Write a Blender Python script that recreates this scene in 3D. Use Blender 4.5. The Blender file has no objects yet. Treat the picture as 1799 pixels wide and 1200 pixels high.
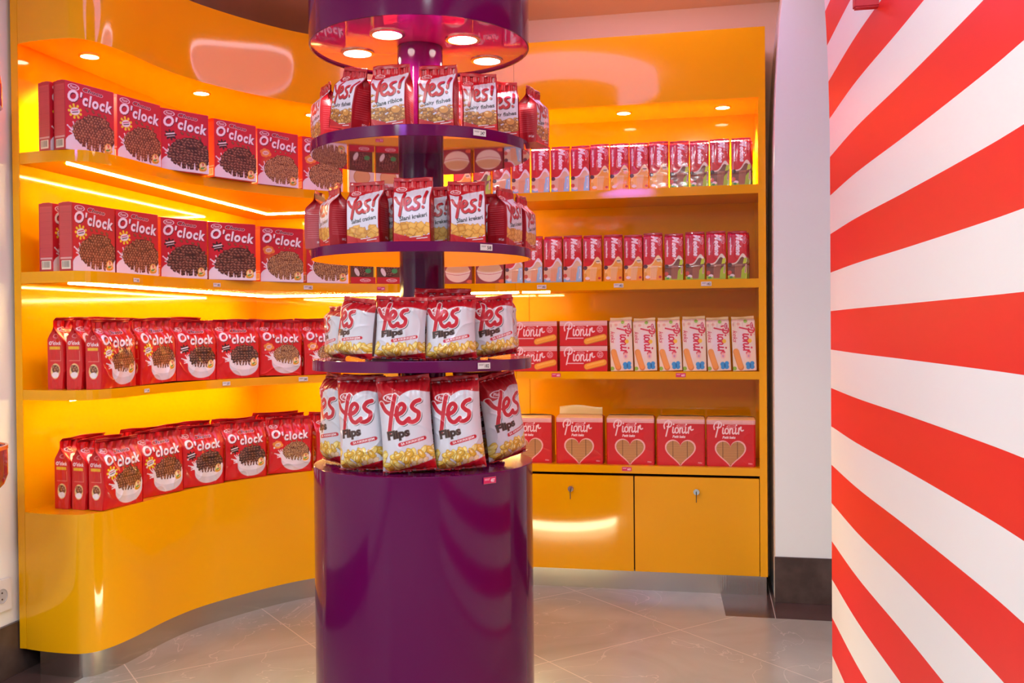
import bpy, bmesh, math, random
import numpy as np
from mathutils import Vector, Matrix

# ------------------------------------------------------------------ camera
CAM_H = 1.03
FPX, PITCH, ROLL, YAW = 1673.4, .01304, .00904, .20466
Fv = np.array([-math.sin(YAW)*math.cos(PITCH), math.cos(YAW)*math.cos(PITCH), -math.sin(PITCH)])
Rv = np.array([math.cos(YAW), math.sin(YAW), 0.])
Uv = np.cross(Rv, Fv)
_c, _s = math.cos(ROLL), math.sin(ROLL)
Rc, Uc = Rv*_c - Uv*_s, Rv*_s + Uv*_c
cam_data = bpy.data.cameras.new('camera')
cam = bpy.data.objects.new('camera', cam_data)
bpy.context.scene.collection.objects.link(cam)
M4 = Matrix.Identity(4)
for r in range(3):
    M4[r][0], M4[r][1], M4[r][2] = Rc[r], Uc[r], -Fv[r]
M4[2][3] = CAM_H
cam.matrix_world = M4
cam_data.sensor_fit = 'HORIZONTAL'; cam_data.sensor_width = 36
cam_data.lens = FPX/1799*36
cam_data.clip_start = .02
sc = bpy.context.scene
sc.camera = cam

# ------------------------------------------------------------------ world, exposure
world = bpy.data.worlds.new('world'); sc.world = world; world.use_nodes = True
bg = world.node_tree.nodes['Background']
bg.inputs['Color'].default_value = (.86, .93, 1.0, 1); bg.inputs['Strength'].default_value = .30
sc.view_settings.view_transform = 'Standard'; sc.view_settings.look = 'None'
sc.view_settings.gamma = 1; sc.view_settings.use_curve_mapping = False
sc.view_settings.exposure = 0.30
sc.cycles.max_bounces = 8; sc.cycles.diffuse_bounces = 5; sc.cycles.glossy_bounces = 4
sc.cycles.sample_clamp_indirect = 6.0
sc.cycles.use_denoising = True

rnd = random.Random(7)
col = sc.collection

def area_light(name, loc, size, energy, color, rot=(0, 0, 0), shape='DISK', size_y=None, spread=None):
    l = bpy.data.lights.new(name, 'AREA'); l.shape = shape; l.size = size
    if size_y: l.size_y = size_y
    l.energy = energy; l.color = color
    if spread: l.spread = spread
    o = bpy.data.objects.new(name, l); o.location = loc; o.rotation_euler = rot; col.objects.link(o)
    return o

def spot_light(name, loc, energy, color, angle=110, blend=.6, radius=.03, target=None):
    l = bpy.data.lights.new(name, 'SPOT'); l.energy = energy; l.color = color
    l.spot_size = math.radians(angle); l.spot_blend = blend; l.shadow_soft_size = radius
    o = bpy.data.objects.new(name, l); o.location = loc; col.objects.link(o)
    return o

WARM = (1.0, .88, .50)
# unseen ceiling lamps added as room fill; the last brightens the white wall
for (x, y, e) in ((-1.5, .1, 22), (-.15, -.5, 22), (-1.1, -1.2, 22), (-.1, 1.0, 10)):
    area_light('room_fill_lamp', (x, y, 2.33), .22, e, (.80, .98, 1.0))
area_light('violet_fill_light', (-.75, -1.5, 2.30), .5, 16, (.42, .16, 1.0))  # added violet light behind the camera, tints packs and counters orange bounce

# ------------------------------------------------------------------ materials
def hexl(h):
    h = h.lstrip('#'); v = [int(h[i:i+2], 16)/255 for i in (0, 2, 4)]
    return tuple(c/12.92 if c <= .04045 else ((c+.055)/1.055)**2.4 for c in v)

def mat(name, color, rough=.5, metal=0., ior=1.5, coat=0., emis=None, estr=0., spec=None, coat_ior=1.5):
    m = bpy.data.materials.new(name); m.use_nodes = True
    b = m.node_tree.nodes['Principled BSDF']
    b.inputs['Base Color'].default_value = (*color, 1); b.inputs['Roughness'].default_value = rough
    b.inputs['Metallic'].default_value = metal; b.inputs['IOR'].default_value = ior
    b.inputs['Coat Weight'].default_value = coat; b.inputs['Coat Roughness'].default_value = .02
    b.inputs['Coat IOR'].default_value = coat_ior
    if emis:
        b.inputs['Emission Color'].default_value = (*emis, 1); b.inputs['Emission Strength'].default_value = estr
    return m

def print_mat(name, rough, coat, crough=.05):
    m = mat(name, (1, 1, 1), rough, coat=coat)
    b = m.node_tree.nodes['Principled BSDF']; b.inputs['Coat Roughness'].default_value = crough
    a = m.node_tree.nodes.new('ShaderNodeAttribute'); a.attribute_name = 'Col'
    m.node_tree.links.new(a.outputs['Color'], b.inputs['Base Color'])
    return m

M = {}
M['yellow'] = mat('yellow_gloss_laminate', (.86, .39, .001), .06, ior=1.45)
M['yellow_in'] = M['yellow']
M['purple'] = mat('purple_gloss_laminate', (.115, .001, .062), .10, ior=1.40, coat_ior=1.5)
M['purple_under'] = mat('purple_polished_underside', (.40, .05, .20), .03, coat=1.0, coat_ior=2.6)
M['canopy_under'] = mat('purple_underside_lit', (.55, .02, .20), .04, coat=1.0, coat_ior=1.7)  # lamp light on the purple laminate is put into this brighter magenta
M['steel'] = mat('brushed_steel', (.62, .58, .50), .2, metal=1)
M['chrome'] = mat('chrome', (.8, .8, .8), .15, metal=1)
M['black'] = mat('dark_metal', (.03, .025, .02), .4)
M['white_wall'] = mat('white_wall_paint', (.90, .92, .89), .6)
M['ceiling'] = mat('ceiling_paint', (.92, .68, .48), .7)
M['skirt'] = mat('dark_brown_tile', (.075, .05, .045), .35)
M['carton'] = print_mat('printed_carton', .42, .12, .2)
M['foil'] = print_mat('printed_foil', .32, .55, .08)
M['foil_soft'] = print_mat('printed_soft_foil', .42, .45, .2)
M['paper'] = print_mat('printed_paper', .5, .1)
M['led'] = mat('led_strip_light', (1, .9, .6), .5, emis=(1.0, .76, .26), estr=100)
M['led_base'] = mat('base_light', (1, .95, .7), .5, emis=(1.0, .90, .55), estr=26)
M['lamp'] = mat('lamp_glass_lit', (1, 1, 1), .5, emis=(1.0, .90, .66), estr=14)
M['lamp_pink'] = mat('lamp_glass_lit_pink', (1, 1, 1), .5, emis=(1.0, .88, .80), estr=14)
M['ring'] = mat('lilac_light_ring', (.8, .6, .9), .6, emis=(.60, .40, 1.0), estr=4.2)
M['lilac_disc'] = mat('lilac_light_panel', (.8, .6, .9), .6, emis=(.66, .38, 1.0), estr=2.2)
M['lilac_rim'] = mat('bright_light_rim', (1, 1, 1), .6, emis=(.85, .75, 1.0), estr=7)
M['bezel'] = mat('lamp_bezel', (.75, .55, .35), .25, metal=1)
M['socket'] = mat('white_plastic', (.80, .78, .76), .35)
M['seal_red'] = mat('red_foil_seal', hexl('#b3101c'), .3, coat=.6)
M['seal_cream'] = mat('cream_film_seal', hexl('#e8cf8c'), .35, coat=.5)
M['gap'] = mat('painted_gap_shade', (.05, .015, .0), .8)

def bump(m, scale, strength, stretch=(1, 1, 1), dist=.001):
    nt = m.node_tree; b = nt.nodes['Principled BSDF']
    tc = nt.nodes.new('ShaderNodeTexCoord'); mp = nt.nodes.new('ShaderNodeMapping'); mp.inputs['Scale'].default_value = stretch
    n = nt.nodes.new('ShaderNodeTexNoise'); n.inputs['Scale'].default_value = scale
    bp = nt.nodes.new('ShaderNodeBump'); bp.inputs['Strength'].default_value = strength; bp.inputs['Distance'].default_value = dist
    nt.links.new(tc.outputs['Object'], mp.inputs['Vector']); nt.links.new(mp.outputs['Vector'], n.inputs['Vector'])
    nt.links.new(n.outputs['Fac'], bp.inputs['Height']); nt.links.new(bp.outputs['Normal'], b.inputs['Normal'])
bump(M['steel'], 260, .35, (1, 1, .02))

def floor_material():
    m = mat('grey_floor_tile', (.4, .36, .33), .22); nt = m.node_tree; N = nt.nodes; L = nt.links
    b = N['Principled BSDF']
    tc = N.new('ShaderNodeTexCoord'); sp = N.new('ShaderNodeSeparateXYZ'); L.new(tc.outputs['Object'], sp.inputs[0])
    def mth(op, a, b_=None, c=None):
        n = N.new('ShaderNodeMath'); n.operation = op
        for i, v in enumerate((a, b_, c)):
            if v is None: continue
            if isinstance(v, (int, float)): n.inputs[i].default_value = v
            else: L.new(v, n.inputs[i])
        return n.outputs[0]
    def line(expr, c0, per, w):
        t = mth('DIVIDE', mth('SUBTRACT', expr, c0), per)
        f = mth('ABSOLUTE', mth('SUBTRACT', t, mth('ROUND', t)))
        return mth('LESS_THAN', f, w/per)
    s = mth('ADD', sp.outputs[0], sp.outputs[1]); d = mth('SUBTRACT', sp.outputs[1], sp.outputs[0])
    g = mth('MAXIMUM', line(s, 3.175, .775, .0026), line(d, 3.385, .83, .0026))
    n1 = N.new('ShaderNodeTexNoise'); n1.inputs['Scale'].default_value = 2.2; n1.inputs['Detail'].default_value = 6; n1.inputs['Distortion'].default_value = 1.2
    L.new(tc.outputs['Object'], n1.inputs['Vector'])
    r1 = N.new('ShaderNodeValToRGB'); L.new(n1.outputs['Fac'], r1.inputs[0])
    r1.color_ramp.elements[0].position = .3; r1.color_ramp.elements[0].color = (.29, .30, .265, 1)
    r1.color_ramp.elements[1].position = .7; r1.color_ramp.elements[1].color = (.39, .40, .355, 1)
    # pale veins
    n2 = N.new('ShaderNodeTexNoise'); n2.inputs['Scale'].default_value = 1.7; n2.inputs['Detail'].default_value = 4; n2.inputs['Distortion'].default_value = 2.5
    L.new(tc.outputs['Object'], n2.inputs['Vector'])
    v = mth('ABSOLUTE', mth('SUBTRACT', n2.outputs['Fac'], .5)); vein = mth('MULTIPLY', mth('LESS_THAN', v, .0035), .35)
    mx = N.new('ShaderNodeMixRGB'); L.new(vein, mx.inputs[0]); L.new(r1.outputs[0], mx.inputs[1]); mx.inputs[2].default_value = (.62, .57, .52, 1)
    mx2 = N.new('ShaderNodeMixRGB'); L.new(g, mx2.inputs[0]); L.new(mx.outputs[0], mx2.inputs[1]); mx2.inputs[2].default_value = (.55, .50, .44, 1)
    # dark border tiles along the wall
    by = mth('GREATER_THAN', sp.outputs[1], 3.468); bx = mth('GREATER_THAN', mth('ADD', sp.outputs[0], mth('MULTIPLY', mth('SUBTRACT', sp.outputs[1], 3.468), .05)), .05)
    bord = mth('MULTIPLY', by, bx)
    bx2 = mth('LESS_THAN', sp.outputs[0], -1.84); bord = mth('MAXIMUM', bord, bx2)
    nd = N.new('ShaderNodeTexNoise'); nd.inputs['Scale'].default_value = 9; L.new(tc.outputs['Object'], nd.inputs['Vector'])
    rd = N.new('ShaderNodeValToRGB'); L.new(nd.outputs['Fac'], rd.inputs[0])
    rd.color_ramp.elements[0].color = (.05, .028, .026, 1); rd.color_ramp.elements[1].color = (.12, .07, .062, 1)
    mx3 = N.new('ShaderNodeMixRGB'); L.new(bord, mx3.inputs[0]); L.new(mx2.outputs[0], mx3.inputs[1]); L.new(rd.outputs[0], mx3.inputs[2])
    gl = mth('MULTIPLY', mth('MULTIPLY', bord, bx), mth('LESS_THAN', mth('ABSOLUTE', mth('SUBTRACT', sp.outputs[0], mth('ADD', .222, .0))), .0016))
    mx4 = N.new('ShaderNodeMixRGB'); L.new(gl, mx4.inputs[0]); L.new(mx3.outputs[0], mx4.inputs[1]); mx4.inputs[2].default_value = (.5, .42, .38, 1)
    L.new(mx4.outputs[0], b.inputs['Base Color'])
    return m
M['floor'] = floor_material()

def skirt_material(m):
    nt = m.node_tree; N = nt.nodes; L = nt.links
    n = N.new('ShaderNodeTexNoise'); n.inputs['Scale'].default_value = 14; n.inputs['Detail'].default_value = 6
    tc = N.new('ShaderNodeTexCoord'); L.new(tc.outputs['Object'], n.inputs['Vector'])
    r = N.new('ShaderNodeValToRGB'); L.new(n.outputs['Fac'], r.inputs[0])
    r.color_ramp.elements[0].position = .35; r.color_ramp.elements[0].color = (.06, .036, .03, 1)
    r.color_ramp.elements[1].position = .75; r.color_ramp.elements[1].color = (.12, .08, .068, 1)
    L.new(r.outputs[0], N['Principled BSDF'].inputs['Base Color'])
skirt_material(M['skirt'])

def stripe_material():
    m = mat('red_white_striped_paint', (.8, .8, .8), .45, ior=1.35); nt = m.node_tree; N = nt.nodes; L = nt.links
    tc = N.new('ShaderNodeTexCoord'); sp = N.new('ShaderNodeSeparateXYZ'); L.new(tc.outputs['Object'], sp.inputs[0])
    a = N.new('ShaderNodeMath'); a.operation = 'SUBTRACT'; L.new(sp.outputs[2], a.inputs[0]); a.inputs[1].default_value = 1.3865
    d = N.new('ShaderNodeMath'); d.operation = 'DIVIDE'; L.new(a.outputs[0], d.inputs[0]); d.inputs[1].default_value = .2102
    f = N.new('ShaderNodeMath'); f.operation = 'FRACT'; L.new(d.outputs[0], f.inputs[0])
    g = N.new('ShaderNodeMath'); g.operation = 'LESS_THAN'; L.new(f.outputs[0], g.inputs[0]); g.inputs[1].default_value = .5
    mx = N.new('ShaderNodeMixRGB'); L.new(g.outputs[0], mx.inputs[0])
    mx.inputs[1].default_value = (.80, .79, .80, 1); mx.inputs[2].default_value = (.76, .014, .018, 1)
    L.new(mx.outputs[0], N['Principled BSDF'].inputs['Base Color'])
    return m
M['stripe'] = stripe_material()

# ------------------------------------------------------------------ object helpers
def new_obj(name, me, m=None, parent=None, loc=None, rotz=0):
    o = bpy.data.objects.new(name, me); col.objects.link(o)
    if m is not None and me is not None: me.materials.append(m)
    if parent is not None: o.parent = parent
    if loc is not None: o.location = loc
    o.rotation_euler.z = rotz
    return o

def tag(o, label, cat=None, group=None):
    o['label'] = label
    if cat: o['category'] = cat
    if group: o['group'] = group
    return o

def struct(o):
    o['kind'] = 'structure'; return o

def empty(name, loc=(0, 0, 0), rotz=0, parent=None):
    o = bpy.data.objects.new(name, None); o.empty_display_size = .05; col.objects.link(o)
    o.location = loc; o.rotation_euler.z = rotz
    if parent: o.parent = parent
    return o

def from_bm(name, bm, m, parent=None, smooth=False, **k):
    bmesh.ops.recalc_face_normals(bm, faces=bm.faces)
    me = bpy.data.meshes.new(name); bm.to_mesh(me); bm.free()
    if smooth:
        for p in me.polygons: p.use_smooth = True
    return new_obj(name, me, m, parent, **k)

def box(name, x0, x1, y0, y1, z0, z1, m, parent=None, bev=0., **k):
    bm = bmesh.new(); bmesh.ops.create_cube(bm, size=1)
    for v in bm.verts:
        v.co = Vector(((x0+x1)/2+v.co.x*(x1-x0), (y0+y1)/2+v.co.y*(y1-y0), (z0+z1)/2+v.co.z*(z1-z0)))
    if bev: bmesh.ops.bevel(bm, geom=bm.edges[:], offset=bev, segments=2, affect='EDGES')
    return from_bm(name, bm, m, parent, **k)

def prism(name, pts, z0, z1, m, parent=None, bev=0, **k):
    bm = bmesh.new(); vs = [bm.verts.new((p[0], p[1], z0)) for p in pts]
    f = bm.faces.new(vs); r = bmesh.ops.extrude_face_region(bm, geom=[f])
    for e in r['geom']:
        if isinstance(e, bmesh.types.BMVert): e.co.z = z1
    return from_bm(name, bm, m, parent, **k)

def lathe(name, prof, m, parent=None, seg=96, caps=True, smooth=True, center=(0, 0), sharp=True, **k):
    """prof: list of (r, z)"""
    bm = bmesh.new(); rings = []
    for r, z in prof:
        if r < 1e-6: rings.append([bm.verts.new((center[0], center[1], z))])
        else: rings.append([bm.verts.new((center[0]+r*math.cos(2*math.pi*i/seg), center[1]+r*math.sin(2*math.pi*i/seg), z)) for i in range(seg)])
    for a, b in zip(rings[:-1], rings[1:]):
        for i in range(seg):
            j = (i+1) % seg
            if len(a) == 1 and len(b) == 1: continue
            if len(a) == 1: bm.faces.new((a[0], b[i], b[j]))
            elif len(b) == 1: bm.faces.new((a[i], a[j], b[0]))
            else: bm.faces.new((a[i], a[j], b[j], b[i]))
    o = from_bm(name, bm, m, parent, smooth=smooth, **k)
    if smooth: o.data.set_sharp_from_angle(angle=math.radians(35))
    return o

def wall_strip(name, path, z0, z1, th, m, parent=None, inward=None, smooth=True):
    """vertical curved board following path (list of xy), thickness th to the left-normal side"""
    P = np.array(path, float); T = np.gradient(P, axis=0); T /= np.linalg.norm(T, axis=1)[:, None]
    Nn = np.stack([-T[:, 1], T[:, 0]], 1)
    Q = P + Nn*th
    bm = bmesh.new()
    def vv(a, z): return [bm.verts.new((x, y, z)) for x, y in a]
    A0, A1, B0, B1 = vv(P, z0), vv(P, z1), vv(Q, z0), vv(Q, z1)
    n = len(P)
    for i in range(n-1):
        bm.faces.new((A0[i], A0[i+1], A1[i+1], A1[i])); bm.faces.new((B0[i+1], B0[i], B1[i], B1[i+1]))
        bm.faces.new((A1[i], A1[i+1], B1[i+1], B1[i])); bm.faces.new((A0[i+1], A0[i], B0[i], B0[i+1]))
    bm.faces.new((A0[0], A1[0], B1[0], B0[0])); bm.faces.new((A0[-1], B0[-1], B1[-1], A1[-1]))
    o = from_bm(name, bm, m, parent, smooth=smooth)
    if smooth: o.data.set_sharp_from_angle(angle=math.radians(40))
    return o

def cr(pts, n=12):
    P = [np.array(p, float) for p in pts]; P = [2*P[0]-P[1]]+P+[2*P[-1]-P[-2]]; out = []
    for i in range(1, len(P)-2):
        for k in range(n):
            t = k/n; a, b, c, d = P[i-1:i+3]
            out.append(.5*((2*b)+(-a+c)*t+(2*a-5*b+4*c-d)*t*t+(-a+3*b-3*c+d)*t**3))
    out.append(P[-2]); return np.array(out)

def pix_ray(x, y): return Fv + Rc*(x-900)/FPX - Uc*(y-600)/FPX
def at(x, y, axis, v):
    d = pix_ray(x, y); o = np.array([0, 0, CAM_H]); t = (v-o[axis])/d[axis]; return o+t*d

# ------------------------------------------------------------------ room
CEIL = 2.36
struct(box('floor', -2.3, 2.0, -2.0, 4.3, -.05, 0, M['floor']))
struct(box('ceiling', -2.3, 2.0, -2.0, 4.3, CEIL, CEIL+.08, M['ceiling']))
struct(box('wall_back', -2.2, .40, 4.06, 4.16, 0, CEIL, M['ceiling']))
struct(box('wall_left', -2.17, -2.07, -1.8, 4.06, 0, CEIL, M['white_wall']))
# white wall right of the cabinet: front face with a left edge that curves away near the top (arched niche)
zs = [0, 1.2, 1.55, 1.7, 1.82, 1.94, 2.06, 2.18, 2.30, 2.36]
xe = [.236, .236, .2375, .240, .2435, .2485, .2555, .265, .278, .288]
bm = bmesh.new()
rows = [[bm.verts.new(c) for c in ((x, 3.68, z), (1.6, 3.68, z), (1.6, 4.06, z), (x, 4.06, z))] for x, z in zip(xe, zs)]
for a, b in zip(rows[:-1], rows[1:]):
    for i in range(4): bm.faces.new((a[i], a[(i+1) % 4], b[(i+1) % 4], b[i]))
bm.faces.new(rows[0]); bm.faces.new(rows[-1])
struct(from_bm('wall_right_back', bm, M['white_wall']))
struct(box('baseboard_right', .233, 1.6, 3.670, 3.68, 0, .170, M['skirt'], bev=.001))
struct(box('baseboard_left', -2.07, -2.058, .8, 2.62, 0, .157, M['skirt'], bev=.001))
# striped partition, gently curved in plan, far edge curves away near the top
SP = cr([(.3243, 2.728), (.336, 2.331), (.362, 1.911), (.383, 1.492), (.388, 1.305), (.392, .95), (.392, .55)], 8)
zl = [0, .6, 1.2, 1.55, 1.65, 1.75, 1.85, 1.95, 2.1, CEIL]
ext = [0, 0, 0, 0, .012, .03, .055, .09, .15, .26]
bm = bmesh.new(); R0 = []
for z, e in zip(zl, ext):
    P = SP.copy(); d = P[0]-P[2]; d /= np.linalg.norm(d)
    w = np.clip(1-np.arange(len(P))/9, 0, 1)[:, None]; P = P + d*e*w
    loop = [(x, y, z) for x, y in P] + [(.62, P[-1][1], z), (.62, P[0][1], z)]
    R0.append([bm.verts.new(c) for c in loop])
for a, b in zip(R0[:-1], R0[1:]):
    n = len(a)
    for i in range(n): bm.faces.new((a[i], a[(i+1) % n], b[(i+1) % n], b[i]))
bm.faces.new(R0[0]); bm.faces.new(R0[-1])
o = struct(from_bm('wall_right_striped', bm, M['stripe'], smooth=True)); o.data.set_sharp_from_angle(angle=math.radians(40))

# ------------------------------------------------------------------ corner cabinet with S-shaped front
ZS = [1.5728, 1.2144, .8597, .4897]          # shelf tops
SHT = .030
SOFF, TOPZ, BODY0 = 1.9012, 2.1683, .0747
S_PTS = [(-2.03, 2.512), (-1.98, 2.503), (-1.93, 2.498), (-1.875, 2.497), (-1.835, 2.503), (-1.805, 2.527), (-1.785, 2.575), (-1.775, 2.64), (-1.770, 2.72),
         (-1.768, 2.82), (-1.757, 2.92), (-1.738, 3.005), (-1.70, 3.105), (-1.645, 3.22), (-1.575, 3.34), (-1.50, 3.435), (-1.38, 3.54), (-1.22, 3.635), (-1.05, 3.70), (-.90, 3.735), (-.76, 3.743)]
S = cr(S_PTS, 5)
XJ, YF, YB, XR, XL = -.76, 3.742, 4.035, .212, -2.055
def s_offset(d, inset_end=True):
    T = np.gradient(S, axis=0); T /= np.linalg.norm(T, axis=1)[:, None]
    return S + np.stack([-T[:, 1], T[:, 0]], 1)*d
corner = empty('corner_display_cabinet', (-1.6, 3.2, 0))
tag(corner, 'glossy yellow corner display cabinet with S-shaped curved front and steel plinth', 'display cabinet')
def child_abs(o, root):
    o.parent = root; o.matrix_parent_inverse = Matrix.Translation(-Vector(root.location)); return o
def cp(o, root=corner): return child_abs(o, root)
backs = [(XJ, YB), (-2.03, YB)]
for i, z in enumerate(ZS[:3]):
    cp(prism('shelf', [tuple(p) for p in S]+backs, z-(.034 if i < 2 else .030), z, M['yellow']))
cp(prism('base_top', [tuple(p) for p in S]+backs, ZS[3]-.02, ZS[3], M['yellow']))
cp(wall_strip('base_front', S, BODY0, ZS[3]-.02, .018, M['yellow']))
cp(prism('base_floor', [tuple(p) for p in s_offset(.019)]+backs, BODY0, BODY0+.018, M['yellow']))
cp(wall_strip('fascia', S, SOFF-.001, TOPZ, .018, M['yellow']))
cp(prism('soffit', [tuple(p) for p in s_offset(.019)]+backs, SOFF, SOFF+.018, M['yellow']))
cp(prism('top_panel', [tuple(p) for p in s_offset(.019)]+backs, TOPZ-.02, TOPZ-.001, M['yellow']))
cp(box('side_panel', XL, -2.03, 2.512, YB+.015, BODY0, TOPZ, M['yellow'], bev=.001))
cp(box('back_panel', -2.03, XJ-.001, YB, YB+.015, BODY0, TOPZ, M['yellow']))
pl = s_offset(.012)[4:]
cp(wall_strip('plinth', pl, 0, BODY0, .01, M['steel']))
def led(root, pts, z):
    bm = bmesh.new(); P = np.array(pts, float)
    w = .0024
    for a, b in zip(P[:-1], P[1:]):
        d = (b-a)/np.linalg.norm(b-a); n = np.array([-d[1], d[0]])*w; e = d*w
        q = [a-n-e, b-n+e, b+n+e, a+n-e]
        lo = [bm.verts.new((x, y, z-.004)) for x, y in q]; hi = [bm.verts.new((x, y, z-.0002)) for x, y in q]
        bm.faces.new(lo); bm.faces.new(hi)
        for i in range(4): bm.faces.new((lo[i], lo[(i+1) % 4], hi[(i+1) % 4], hi[i]))
    return cp(from_bm('led_strip', bm, M['led']), root)
LED_E = 1.5
for i, z in enumerate(ZS[:3]):
    led(corner, [(-1.88, 2.53), (-1.88, 3.845), (XJ-.01, 3.845)], z-(.034 if i < 2 else .030))

def downlight(root, x, y, z, r=.027, bez='bezel', lamp='lamp', energy=34, color=WARM, angle=120):
    t = lathe('downlight', [(r*1.22, z-.0002), (r*1.22, z-.003), (r*1.0, z-.0045), (r*.98, z-.001)], M[bez], seg=40)
    cp(t, root)
    l = lathe('lamp_lens', [(0, z-.0035), (r*.97, z-.0035), (r*.97, z-.0008), (0, z-.0008)], M[lamp], seg=40)
    l.parent = t
    t['label'] = 'recessed round downlight, lit'
    s = spot_light('downlight_beam', (x, y, z-.012), energy, color, angle)
    return t
def downlight_at(root, x, y, z, **k):
    t = downlight(root, x, y, z, **k)
    loc = Vector((x, y, 0))
    for o in (t,)+tuple(t.children):
        for v in o.data.vertices: v.co += loc
    return t
for (x, y) in ((-1.903, 2.675), (-1.808, 3.181), (-1.558, 3.604), (-1.12, 3.86)):
    downlight_at(corner, x, y, SOFF)

# ------------------------------------------------------------------ straight cabinet with doors
cab = empty('tall_display_cabinet', ((XJ+XR)/2, 3.88, 0))
tag(cab, 'glossy yellow straight display cabinet with two locked doors, beside white wall', 'display cabinet')
c2 = lambda o: child_abs(o, cab)
IR = .184
for i, z in enumerate(ZS):
    c2(box('shelf', XJ+.001, IR, YF, YB, z-(.034 if i < 2 else .030), z, M['yellow'], bev=.0008))
c2(box('side_panel', IR, XR, YF, YB+.015, BODY0, TOPZ, M['yellow'], bev=.001))
c2(box('back_panel', XJ+.001, IR, YB, YB+.015, BODY0, TOPZ, M['yellow']))
c2(box('fascia', XJ+.001, IR, YF, YF+.018, SOFF-.001, TOPZ, M['yellow']))
c2(box('soffit', XJ+.001, IR, YF+.018, YB, SOFF, SOFF+.018, M['yellow']))
c2(box('top_panel', XJ+.001, IR, YF+.018, YB, TOPZ-.02, TOPZ-.001, M['yellow']))
c2(box('plinth', XJ+.001, XR-.004, YF+.014, YF+.024, 0, BODY0, M['steel']))
c2(box('gap_shade_block', XJ+.02, IR-.002, YF+.03, YB, BODY0, .444, M['gap']))  # near-black block behind the doors, its colour stands in for shade in the gaps
for (a, b) in ((XJ+.003, -.2965), (-.2915, IR-.0025)):
    d = c2(box('door', a, b, YF+.001, YF+.019, BODY0+.001, .449, M['yellow'], bev=.0008))
    lx = -.543 if a < -.5 else -.054
    lk = lathe('lock', [(0, 0), (.0105, 0), (.0115, -.002), (.0115, -.006), (.0, -.006)], M['chrome'], seg=32)
    lk.data.transform(Matrix.Rotation(math.radians(-90), 4, 'X')); lk.data.transform(Matrix.Translation((lx, YF-.006, .395)))
    lk.parent = d; lk.matrix_parent_inverse = Matrix.Translation(-Vector(cab.location)) if False else Matrix.Identity(4)
    bm = bmesh.new()
    for (x0, x1, y0, y1, z0, z1) in ((-.0012, .0012, -.018, -.006, -.004, .004), (-.0015, .0015, -.022, -.018, -.034, .006)):
        r = bmesh.ops.create_cube(bm, size=1)
        for v in r['verts']: v.co = Vector(((x0+x1)/2+v.co.x*(x1-x0), (y0+y1)/2+v.co.y*(y1-y0), (z0+z1)/2+v.co.z*(z1-z0)))
    bmesh.ops.translate(bm, verts=bm.verts, vec=(lx, YF, .390))
    ky = from_bm('key', bm, M['black'], parent=d)
    ky['label'] = 'dark key hanging in the lock'; lk['label'] = 'chrome lock'
for (x, y) in ((-.715, 3.89), (-.335, 3.878), (.056, 3.873)):
    downlight_at(cab, x, y, SOFF, energy=80, color=(1.0, .93, .62))
led(cab, [(XJ+.01, 3.845), (XJ+.12, 3.845)], ZS[1]-.034)

# ------------------------------------------------------------------ round purple tower
KT = 1.12   # tower distance
zt_ = lambda z: CAM_H+(z-CAM_H)*KT
CX, CY, CR_ = -.6705*KT, 2.1837*KT, .259*KT
tower = empty('round_display_tower', (CX, CY, 0))
tag(tower, 'glossy purple round display tower with drum base, three disc shelves and lit canopy', 'display stand')
t2 = lambda o: child_abs(o, tower)
CC = (CX, CY)
DT = {1: zt_(1.465), 2: zt_(1.218), 3: zt_(.963)}; BT = zt_(.7173); CB = zt_(1.6957)
t2(lathe('drum_base', [(0, .05), (CR_-.002, .05), (CR_, .052), (CR_, BT-.0015), (CR_-.0015, BT), (0, BT)], M['purple'], center=CC, seg=160))
t2(lathe('base_light_ring', [(CR_-.03, 0), (CR_-.03, .05)], M['led_base'], center=CC, seg=96))
t2(lathe('pole', [(.0536*KT, BT), (.0536*KT, CB+.005)], M['purple'], center=CC, seg=96))
t2(lathe('pole_collar', [(.058*KT, BT), (.058*KT, BT+.004), (.0537*KT, BT+.004)], M['purple'], center=CC, seg=96))
for k, (a, b) in {k: (zt_(p), zt_(q)) for k, (p, q) in {1: (1.4405, 1.465), 2: (1.196, 1.218), 3: (.9384, .963)}.items()}.items():
    d = t2(lathe('disc_shelf', [(0, b), (CR_-.001, b), (CR_, b-.001), (CR_, a+.001), (CR_-.001, a)], M['purple'], center=CC, seg=160))
    u = lathe('polished_underside', [(CR_-.001, a), (0, a-.0002)], M['purple_under'], center=CC, seg=160)
    u.parent = d
    u['label'] = 'mirror-polished underside of the disc shelf'
t2(lathe('canopy', [(0, CEIL-.001), (CR_, CEIL-.001), (CR_, CB), (CR_-.004, CB), (CR_-.004, CB+.006)], M['purple'], center=CC, seg=160))
t2(lathe('canopy_underside', [(CR_-.004, CB+.0058), (0, CB+.0058)], M['canopy_under'], center=CC, seg=160))
vd = np.array([Fv[0], Fv[1]]); vd /= np.linalg.norm(vd); vr = np.array([Rv[0], Rv[1]])
for ax, ay in ((-47, -81), (78, -49), (-114, 25), (116, 81), (-20, 112)):
    P = np.array([CX, CY]) + vr*ax/192*CR_ + vd*ay/192*CR_
    downlight_at(tower, P[0], P[1], CB+.0058, r=.037, lamp='lamp_pink', energy=8, color=(1.0, .72, .70), angle=140)
struct_ring = lathe('ceiling_light_ring', [(CR_+.012, CEIL-.001), (CR_+.012, 2.28), (.50, 2.28), (.49, CEIL-.001)], M['ring'], seg=128, center=CC)
tag(struct_ring, 'glowing lilac ring-shaped ceiling light around the purple tower canopy', 'ceiling light')

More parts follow.
